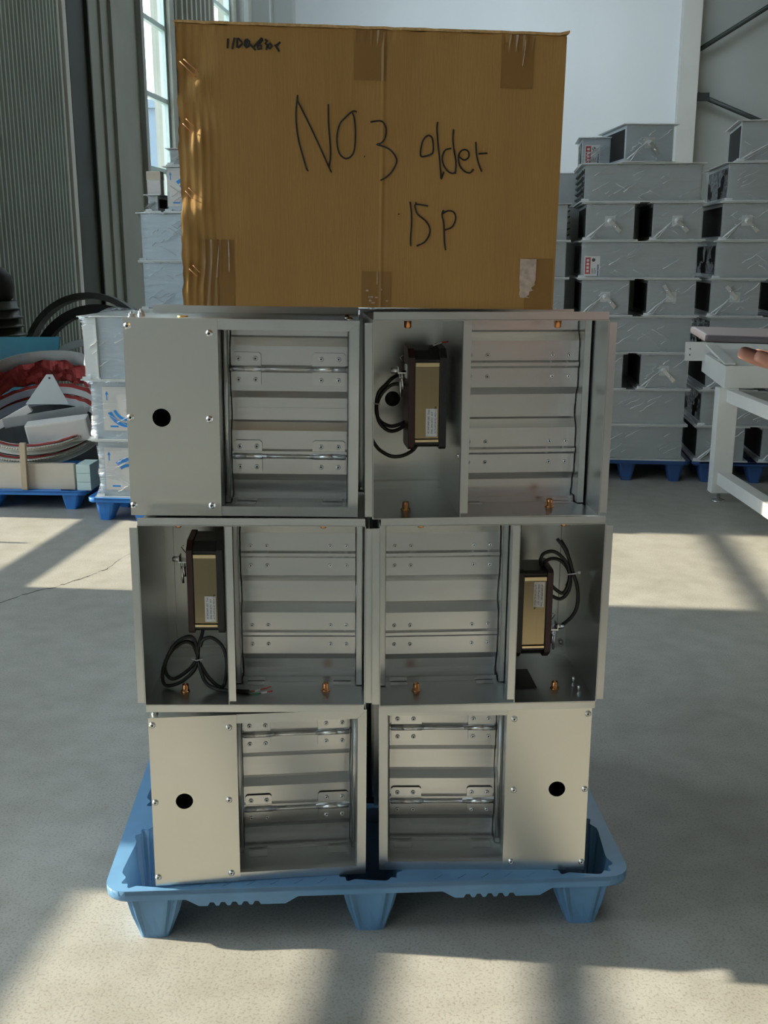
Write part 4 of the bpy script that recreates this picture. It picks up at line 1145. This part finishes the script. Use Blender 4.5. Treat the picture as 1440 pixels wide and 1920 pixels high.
# ================================================================ LEFT PALLET OF SCRAP
make_pallet('plastic_pallet', 'bright blue pallet carrying the pale board and white rings at far left', 1.24, 1.0, .12, 'pallet2', (-2.50, 6.42, 0), R(-3), rich=False)
tag(obj('pale_board', MB().box(-.55, .47, 0, .04, 0, .165), ['ply'], None, (-2.43, 6.47, .12), (0, 0, R(-3)), bevel=.003), 'pale board standing on edge along the front of the far left pallet', 'board')
mb = MB().box(-.045, .045, 0, .18, 0, .052).box(-.045, .045, 0, .18, .054, .108).box(-.045, .045, 0, .18, .110, .165)
tag(obj('foam_block', mb, ['mint'], None, (-1.895, 6.42, .12), (0, 0, R(-3)), bevel=.003), 'pale green foam block at the right end of the pale board', 'foam block')
def ring_mesh(r0, r1, h, mats, lace=True):
    mb = MB(); n = 64; prof = [(r0, 0), (r1, 0), (r1, .004), (r0+.012, .006), (r0+.012, h-.006), (r1, h-.004), (r1, h), (r0, h)]
    vs = []; k = len(prof)
    for i in range(n):
        a = 2*math.pi*i/n
        vs += [(r*math.cos(a), r*math.sin(a), z) for r, z in prof]
    mb.add(vs, [(i*k+j, ((i+1) % n)*k+j, ((i+1) % n)*k+(j+1) % k, i*k+(j+1) % k) for i in range(n) for j in range(k)], 0)
    return mb
def ring(label, loc, tilt, r, h, seed):
    t = thing('duct_ring', label, 'duct ring', loc, (R(tilt[0]), R(tilt[1]), 0), 'white duct rings')
    obj('hoop', ring_mesh(r-.05, r, h, None), ['ringwhite'], t)
    mb = MB(); n = 150
    for i in range(n):
        a = 2*math.pi*i/n
        a2 = a + .012
        mb.tube([((r-.01)*math.cos(a), (r-.01)*math.sin(a), h-.012), ((r+.004)*math.cos(a), (r+.004)*math.sin(a), h-.006), ((r-.004)*math.cos(a2), (r-.004)*math.sin(a2), h+.002)], .004, 4)
    obj('lacing', mb, ['rope'], t)['kind'] = 'stuff'
    mb = MB(); n = 60; vs = []
    for i in range(n):
        a = 2*math.pi*i/n; q = .008*noise.noise((math.cos(a)*9, math.sin(a)*9, seed))
        vs += [((r-.045+q)*math.cos(a), (r-.045+q)*math.sin(a), h+.001), ((r-.012+q)*math.cos(a), (r-.012+q)*math.sin(a), h+.008+q)]
    mb.add(vs, [(2*i, 2*((i+1) % n), 2*((i+1) % n)+1, 2*i+1) for i in range(n)], 0, True)
    obj('red_gasket', mb, ['redfabric'], t)
    return t
RC = (-2.29, 6.93)
ring('white steel duct ring with beige lacing, lower of the two on the far left pallet', (RC[0]-.02, RC[1]+.0, .405), (22, 0), .43, .055, 1)
ring('white steel duct ring with beige lacing, upper of the two on the far left pallet', (RC[0]+.0, RC[1]+.0, .485), (22, 0), .425, .05, 2)
# grey collar and crumpled red fabric leaning at the rear of the rings
t = thing('duct_collar', 'grey sheet steel collar with crumpled red fabric lining behind the white rings', 'duct', (RC[0], RC[1]+.02, .545), (R(22), 0, 0))
mb = MB(); n = 48; vs = []
for i in range(n+1):
    a = R(-10 + 200*i/n)
    vs += [(.44*math.cos(a), .44*math.sin(a), .0), (.46*math.cos(a), .46*math.sin(a), .22), (.465*math.cos(a), .465*math.sin(a), .22), (.445*math.cos(a), .445*math.sin(a), .0)]
mb.add(vs, [(4*i+j, 4*i+4+j, 4*i+4+(j+1) % 4, 4*i+(j+1) % 4) for i in range(n) for j in range(4)])
obj('collar_sheet', mb, ['greysheet'], t)
mb = MB(); vs = []; n = 70; rows = 8
for i in range(n+1):
    a = R(-8 + 196*i/n)
    for j in range(rows):
        z = .005 + .16*j/(rows-1)
        q = .035*noise.noise((a*5, j*.55, 1.5)) + .02*noise.noise((a*13, j*1.1, 4))
        vs.append(((.405+q-.01*j/rows)*math.cos(a), (.405+q)*math.sin(a), z + .03*noise.noise((a*4, j*.4, 7))))
mb.add(vs, [(i*rows+j, (i+1)*rows+j, (i+1)*rows+j+1, i*rows+j+1) for i in range(n) for j in range(rows-1)])
obj('red_lining', mb, ['redfabric'], t)
# things lying in the rings
T = (R(17), 0, 0)
tag(obj('foam_slab', MB().box(-.20, .20, 0, .10, 0, .15), ['whiteboard'], None, (-2.10, 6.66, .375), (R(12), R(-7), R(3)), bevel=.012), 'thick white foam slab lying inside the white rings', 'foam slab')
tag(obj('grey_channel', MB().box(-.32, .22, 0, .14, 0, .005).box(-.32, .22, 0, .005, 0, .07), ['greysheet'], None, (-2.18, 6.80, .505), (R(14), R(-9), R(3))), 'bent grey steel channel lying behind the white foam slab', 'steel channel')
tag(obj('corner_plate', MB().prism([(-.16, 0), (.13, 0), (.02, .20), (-.02, .20)], 'y', 0, .008).lathe([(.007, 0), (.007, -.002)], 8, 'y', (0.0, 0, .175), 1), ['greysheet', 'dark'], None, (-2.23, 6.90, .60), (R(-14), 0, 0)), 'grey triangular steel plate propped up inside the rings', 'steel plate')
tag(obj('pale_strip', MB().box(-.14, .12, 0, .03, 0, .05), ['whiteboard'], None, (-2.42, 6.80, .51), (R(10), R(-28), 0), bevel=.003), 'pale strip leaning beside the triangular plate in the rings', 'strip')
tag(obj('wooden_stake', MB().box(-.018, .018, 0, .03, 0, .30), ['wood'], None, (-2.275, 6.425, .121), (R(-1), R(1), 0), bevel=.002), 'short wooden stake standing in front of the white rings', 'stake')
tag(obj('teal_panel', MB().prism([(-.62, 0), (.30, 0), (.36, .42), (-.62, .42)], 'y', 0, .02).prism([(-.36, .16), (-.34, .16), (-.325, .185), (-.345, .25), (-.365, .25)], 'y', -.002, .001, 1), ['teal', 'whiteboard'], None, (-2.66, 7.42, .585), (R(-6), 0, 0), bevel=.002), 'teal blue panel leaning upright behind the scrap pallet', 'panel')
tag(obj('scrap_crate', MB().box(-.72, .72, 0, .5, 0, .03).box(-.72, .72, 0, .02, .03, .56).box(-.72, .72, .48, .5, .03, .56).box(-.72, -.70, .02, .48, .03, .56).box(.70, .72, .02, .48, .03, .56), ['iron2'], None, (-2.55, 7.46, 0.02), (0, 0, 0)), 'dull iron crate holding up the teal panel behind the rings', 'crate')
# iron hoops and flange stack by the corrugated wall
def hoop(label, loc, rot, r, w, dpt, mat):
    mb = MB(); n = 56; vs = []
    for i in range(n):
        a = 2*math.pi*i/n
        for rr, y in ((r-w, 0), (r, 0), (r, dpt), (r-w, dpt)): vs.append((rr*math.cos(a), y, rr*math.sin(a)))
    mb.add(vs, [(4*i+j, 4*((i+1) % n)+j, 4*((i+1) % n)+(j+1) % 4, 4*i+(j+1) % 4) for i in range(n) for j in range(4)])
    return tag(obj('iron_hoop', mb, [mat], None, loc, rot), label, 'hoop', 'iron hoops by the wall')
hoop('large black iron hoop standing behind the wrapped boxes on the left', (-2.36, 8.62, .60), (R(-6), 0, R(-4)), .58, .075, .10, 'darkiron')
hoop('black iron hoop standing behind the flange stack, against the corrugated wall', (-2.55, 9.05, .64), (R(-5), 0, R(-8)), .62, .05, .12, 'iron2')
hoop('grey steel hoop leaning low between the teal panel and the wrapped boxes', (-2.28, 8.12, .48), (R(-5), 0, R(3)), .46, .055, .05, 'greysheet')
GS = 'black flanges in a pile'
tag(obj('iron_drum', MB().lathe([(.21, 0), (.21, .88), (.19, .88), (.19, .02)], 28), ['iron2'], None, (-3.05, 8.3, 0)), 'dull iron drum under the pile of flanges at the far left', 'drum')
for k in range(5):
    mb = MB().lathe([(.15, 0), (.235 - .012*k, 0), (.235-.012*k, .012), (.17, .018), (.17, .066), (.15, .066), (.15, .002)], 28)
    tag(obj('duct_flange', mb, ['iron2'], None, (-3.05+.01*(k % 2), 8.3, .882+k*.0675)), 'dull black duct flange, %s in the pile before the corrugated wall' % ('lowest', 'second up', 'middle', 'fourth up', 'topmost')[k], 'flange', GS)
tag(obj('black_ball_cap', MB().lathe([(.02, .27), (.10, .25), (.15, .19), (.165, .10), (.15, .02), (.12, .0)], 24), ['darkiron'], None, (-3.06, 8.3, 1.22)), 'black domed cap on top of the pile of flanges at the far left', 'cap')

# ================================================================ WHITE STEEL TABLE
t = thing('steel_table', 'white painted steel table frame standing before the wrapped stack on the right', 'table', (2.16, 6.6, 0))
obj('front_rail', MB().box(0, 1.1, 0, .03, .745, .885), ['whitepaint'], t, bevel=.003)
obj('side_rail', MB().prism([(0.0301, .745), (0.0301, .885), (.50, .925), (.50, .80)], 'x', 0.0, .03), ['whitepaint'], t)
obj('back_rail', MB().box(-.135, .05, .44, .455, .875, 1.0).box(.05, 1.1, .44, .46, .90, .99).lathe([(.005, 0), (.005, -.002)], 8, 'y', (-.105, .44, .915), 1).lathe([(.005, 0), (.005, -.002)], 8, 'y', (-.105, .44, .955), 1), ['whitepaint', 'dark'], t)
obj('top_tray', MB().prism([(.03, .86), (.03, .875), (.44, .955), (.44, .94)], 'x', .03, 1.1).prism([(.03, .89), (.03, .90), (.44, .985), (.44, .975)], 'x', .0, .07), ['whitepaint'], t)
lg = obj('leg', MB().box(-.03, .095, 0, .09, .06, .745), ['whitepaint'], t, bevel=.004)
obj('levelling_foot', MB().lathe([(.045, 0), (.042, .008), (.012, .014), (.010, .06)], 14, 'z', (.03, .045, 0)), ['zinc'], lg)
for x in (1.0,): obj('leg', MB().box(x-.03, x+.095, 0, .09, .06, .745).lathe([(.045, 0), (.042, .008), (.012, .014), (.010, .06)], 14, 'z', (x+.03, .045, 0)), ['whitepaint'], t)
obj('lower_stretcher', MB().box(.0, .08, -2.2, 0, .12, .20), ['whitepaint'], t, bevel=.003)
obj('upper_stretcher', MB().box(.02, .08, -2.2, 0, .655, .735), ['whitepaint'], t, bevel=.003)
obj('leg', MB().box(-.03, .095, -2.29, -2.2, 0.0, .745), ['whitepaint'], t, bevel=.004)

# ================================================================ PERSON WITH PHONE (mostly outside the frame)
def skin_mesh(name, verts, edges, radii, root, sub=2):
    me = bpy.data.meshes.new(name); me.from_pydata(verts, edges, [])
    o = bpy.data.objects.new(name, me); COL.objects.link(o)
    md = o.modifiers.new('s', 'SKIN'); md.use_smooth_shade = True
    for i, sv in enumerate(me.skin_vertices[0].data):
        r = radii[i]; sv.radius = (r, r) if not isinstance(r, tuple) else r
        sv.use_root = (i == root)
    o.modifiers.new('d', 'SUBSURF').levels = sub
    dg = bpy.context.evaluated_depsgraph_get()
    m2 = bpy.data.meshes.new_from_object(o.evaluated_get(dg))
    bpy.data.objects.remove(o)
    for p in m2.polygons: p.use_smooth = True
    return m2
class Sk:
    def __init__(s): s.v = []; s.e = []; s.r = []
    def n(s, p, r, prev=None):
        s.v.append(tuple(p)); s.r.append(r); i = len(s.v)-1
        if prev is not None: s.e.append((prev, i))
        return i
PX, PY = 1.02, 1.16
def hand(sk, wrist_i, wrist, dirv, upv, side, curl):
    """palm and five fingers; dirv along the palm, upv = back of the hand, side = thumb side"""
    d = Vector(dirv).normalized(); u = Vector(upv).normalized(); sd = Vector(side).normalized()
    w = Vector(wrist)
    c = sk.n(w + d*.040, (.030, .017), wrist_i)
    lens = (.072, .080, .075, .058)
    for k in range(4):
        off = (.033 - .021*k)
        kn = w + d*(.085 - .004*abs(k-1)) + sd*off
        i = sk.n(kn, .0115, c)
        ang = 0
        p = kn; dv = d
        for j, (fr, rr) in enumerate(((.45, .0098), (.30, .0088), (.25, .0076))):
            ang += curl[j]
            dv = (d*math.cos(ang) - u*math.sin(ang))
            p = p + dv*lens[k]*fr
            i = sk.n(p, rr, i)
    tb = sk.n(w + d*.030 + sd*.042 - u*.008, .0135, c)
    tb = sk.n(w + d*.062 + sd*.056 - u*.018, .0115, tb)
    sk.n(w + d*.088 + sd*.050 - u*.026, .0095, tb)
body = Sk()
pel = body.n((PX, PY, .92), (.112, .112))
ab = body.n((PX-.005, PY, 1.06), (.105, .105), pel)
chs = body.n((PX-.01, PY, 1.25), (.15, .105), ab)
nb_ = body.n((PX-.015, PY, 1.40), (.075, .065), chs)
nk = body.n((PX-.03, PY, 1.47), .052, nb_)
hd = body.n((PX-.045, PY, 1.55), (.078, .092), nk)
hd2 = body.n((PX-.05, PY, 1.62), (.074, .090), hd)
hd3 = body.n((PX-.045, PY, 1.68), (.05, .06), hd2)
no = body.n((PX-.135, PY, 1.565), .012, hd)
for s_ in (1, -1):
    ea = body.n((PX-.04, PY+s_*.086, 1.575), .016, hd)
# far arm (towards the stack) holds the phone
s1 = body.n((PX, PY+.17, 1.36), .062, nb_)
e1 = body.n((PX-.06, PY+.24, 1.12), .045, s1)
w1p = Vector((.570, 1.215, 1.428)); w1 = body.n(w1p, (.028, .022), e1)
hand(body, w1, w1p, (-1, 0.0, .10), (0, -.15, -1), (0, -1, 0), (.02, .12, .15))
# near arm hangs forward and lower
s2 = body.n((PX, PY-.17, 1.36), .062, nb_)
e2 = body.n((PX-.04, PY-.22, 1.12), .045, s2)
w2p = Vector((.625, 1.14, 1.285)); w2 = body.n(w2p, (.028, .022), e2)
hand(body, w2, w2p, (-1, .05, .05), (0, -1, .2), (0, .2, 1), (.25, .4, .4))
for s_ in (1, -1):
    h_ = body.n((PX, PY+s_*.09, .84), .088, pel)
    k_ = body.n((PX-.02, PY+s_*.10, .48), .058, h_)
    a_ = body.n((PX+.01, PY+s_*.105, .09), .038, k_)
    f_ = body.n((PX-.09, PY+s_*.115, .04), .034, a_)
    body.n((PX-.16, PY+s_*.12, .035), .028, f_)
bmesh_body = skin_mesh('body', body.v, body.e, body.r, pel)
bmesh_body.materials.append(M['skin'])
person = thing('person', 'person at the right edge holding up a phone, only fingertips in view', 'person', (PX, PY, 0))
link('body', bmesh_body, person, (-PX, -PY, 0))
jk = Sk()
a0 = jk.n((PX, PY, .80), (.125, .165)); a = jk.n((PX, PY, .92), (.125, .172), a0); b = jk.n((PX-.005, PY, 1.06), (.118, .165), a); c = jk.n((PX-.01, PY, 1.25), (.124, .178), b); d = jk.n((PX-.012, PY, 1.40), (.088, .11), c)
for sh, el, wr in (((PX, PY+.175, 1.365), (PX-.06, PY+.245, 1.12), (.66, 1.25, 1.355)), ((PX, PY-.175, 1.365), (PX-.04, PY-.225, 1.12), (.70, 1.11, 1.255))):
    i = jk.n(sh, .078, d); i = jk.n(el, .060, i); jk.n(wr, .046, i)
me = skin_mesh('jacket', jk.v, jk.e, jk.r, 0); me.materials.append(M['jacket'])
link('jacket', me, person, (-PX, -PY, 0))
tr = Sk(); r0 = tr.n((PX, PY, .93), (.130, .165)); r0 = tr.n((PX, PY, .86), (.135, .17), r0)
for s_ in (1, -1):
    i = tr.n((PX, PY+s_*.085, .74), .092, r0); i = tr.n((PX-.02, PY+s_*.10, .48), .074, i); tr.n((PX+.01, PY+s_*.105, .08), .060, i)
me = skin_mesh('trousers', tr.v, tr.e, tr.r, 0); me.materials.append(M['trousers'])
link('trousers', me, person, (-PX, -PY, 0))
for s_ in (1, -1):
    obj('shoe', MB().lathe([(.001, -.19), (.035, -.18), (.048, -.10), (.045, 0), (.048, .06), (.03, .085), (.001, .09)], 14, 'x', (PX, PY+s_*.112, .046)), ['black'], person, (-PX, -PY, 0))
hr = MB(); vs = []; n, q = 18, 8
for j in range(q):
    th = R(8 + 74*j/(q-1))
    for i in range(n):
        a = 2*math.pi*i/n
        back = 1.0 if math.cos(a) > -.4 else .72
        vs.append((PX-.042 + .098*math.sin(th*back)*math.cos(a), PY + .088*math.sin(th*back)*math.sin(a), 1.61 + .118*math.cos(th*back)))
hr.add(vs, [(j*n+i, j*n+(i+1) % n, (j+1)*n+(i+1) % n, (j+1)*n+i) for j in range(q-1) for i in range(n)] + [list(range(n))], 0, True)
obj('hair', hr, ['hair'], person, (-PX, -PY, 0))
for s_ in (1, -1): obj('eye', MB().lathe([(.001, -.011), (.008, -.007), (.011, 0), (.008, .007), (.001, .011)], 10, 'x', (PX-.127, PY+s_*.033, 1.60)), ['dark'], person, (-PX, -PY, 0))
obj('mouth', MB().box(PX-.128, PX-.118, PY-.022, PY+.022, 1.524, 1.529), ['maroon'], person, (-PX, -PY, 0))
ph = thing('phone', 'dark phone held out flat at the right edge in front of the table', 'phone', (.436, 1.20, 1.472), (R(4), R(1.5), R(-3)))
obj('shell', MB().box(-.078, .078, -.036, .036, -.0042, .0036), ['phone'], ph, bevel=.0034)
obj('screen', MB().box(-.075, .075, -.0335, .0335, -.0050, -.0040), ['phoneglass'], ph)
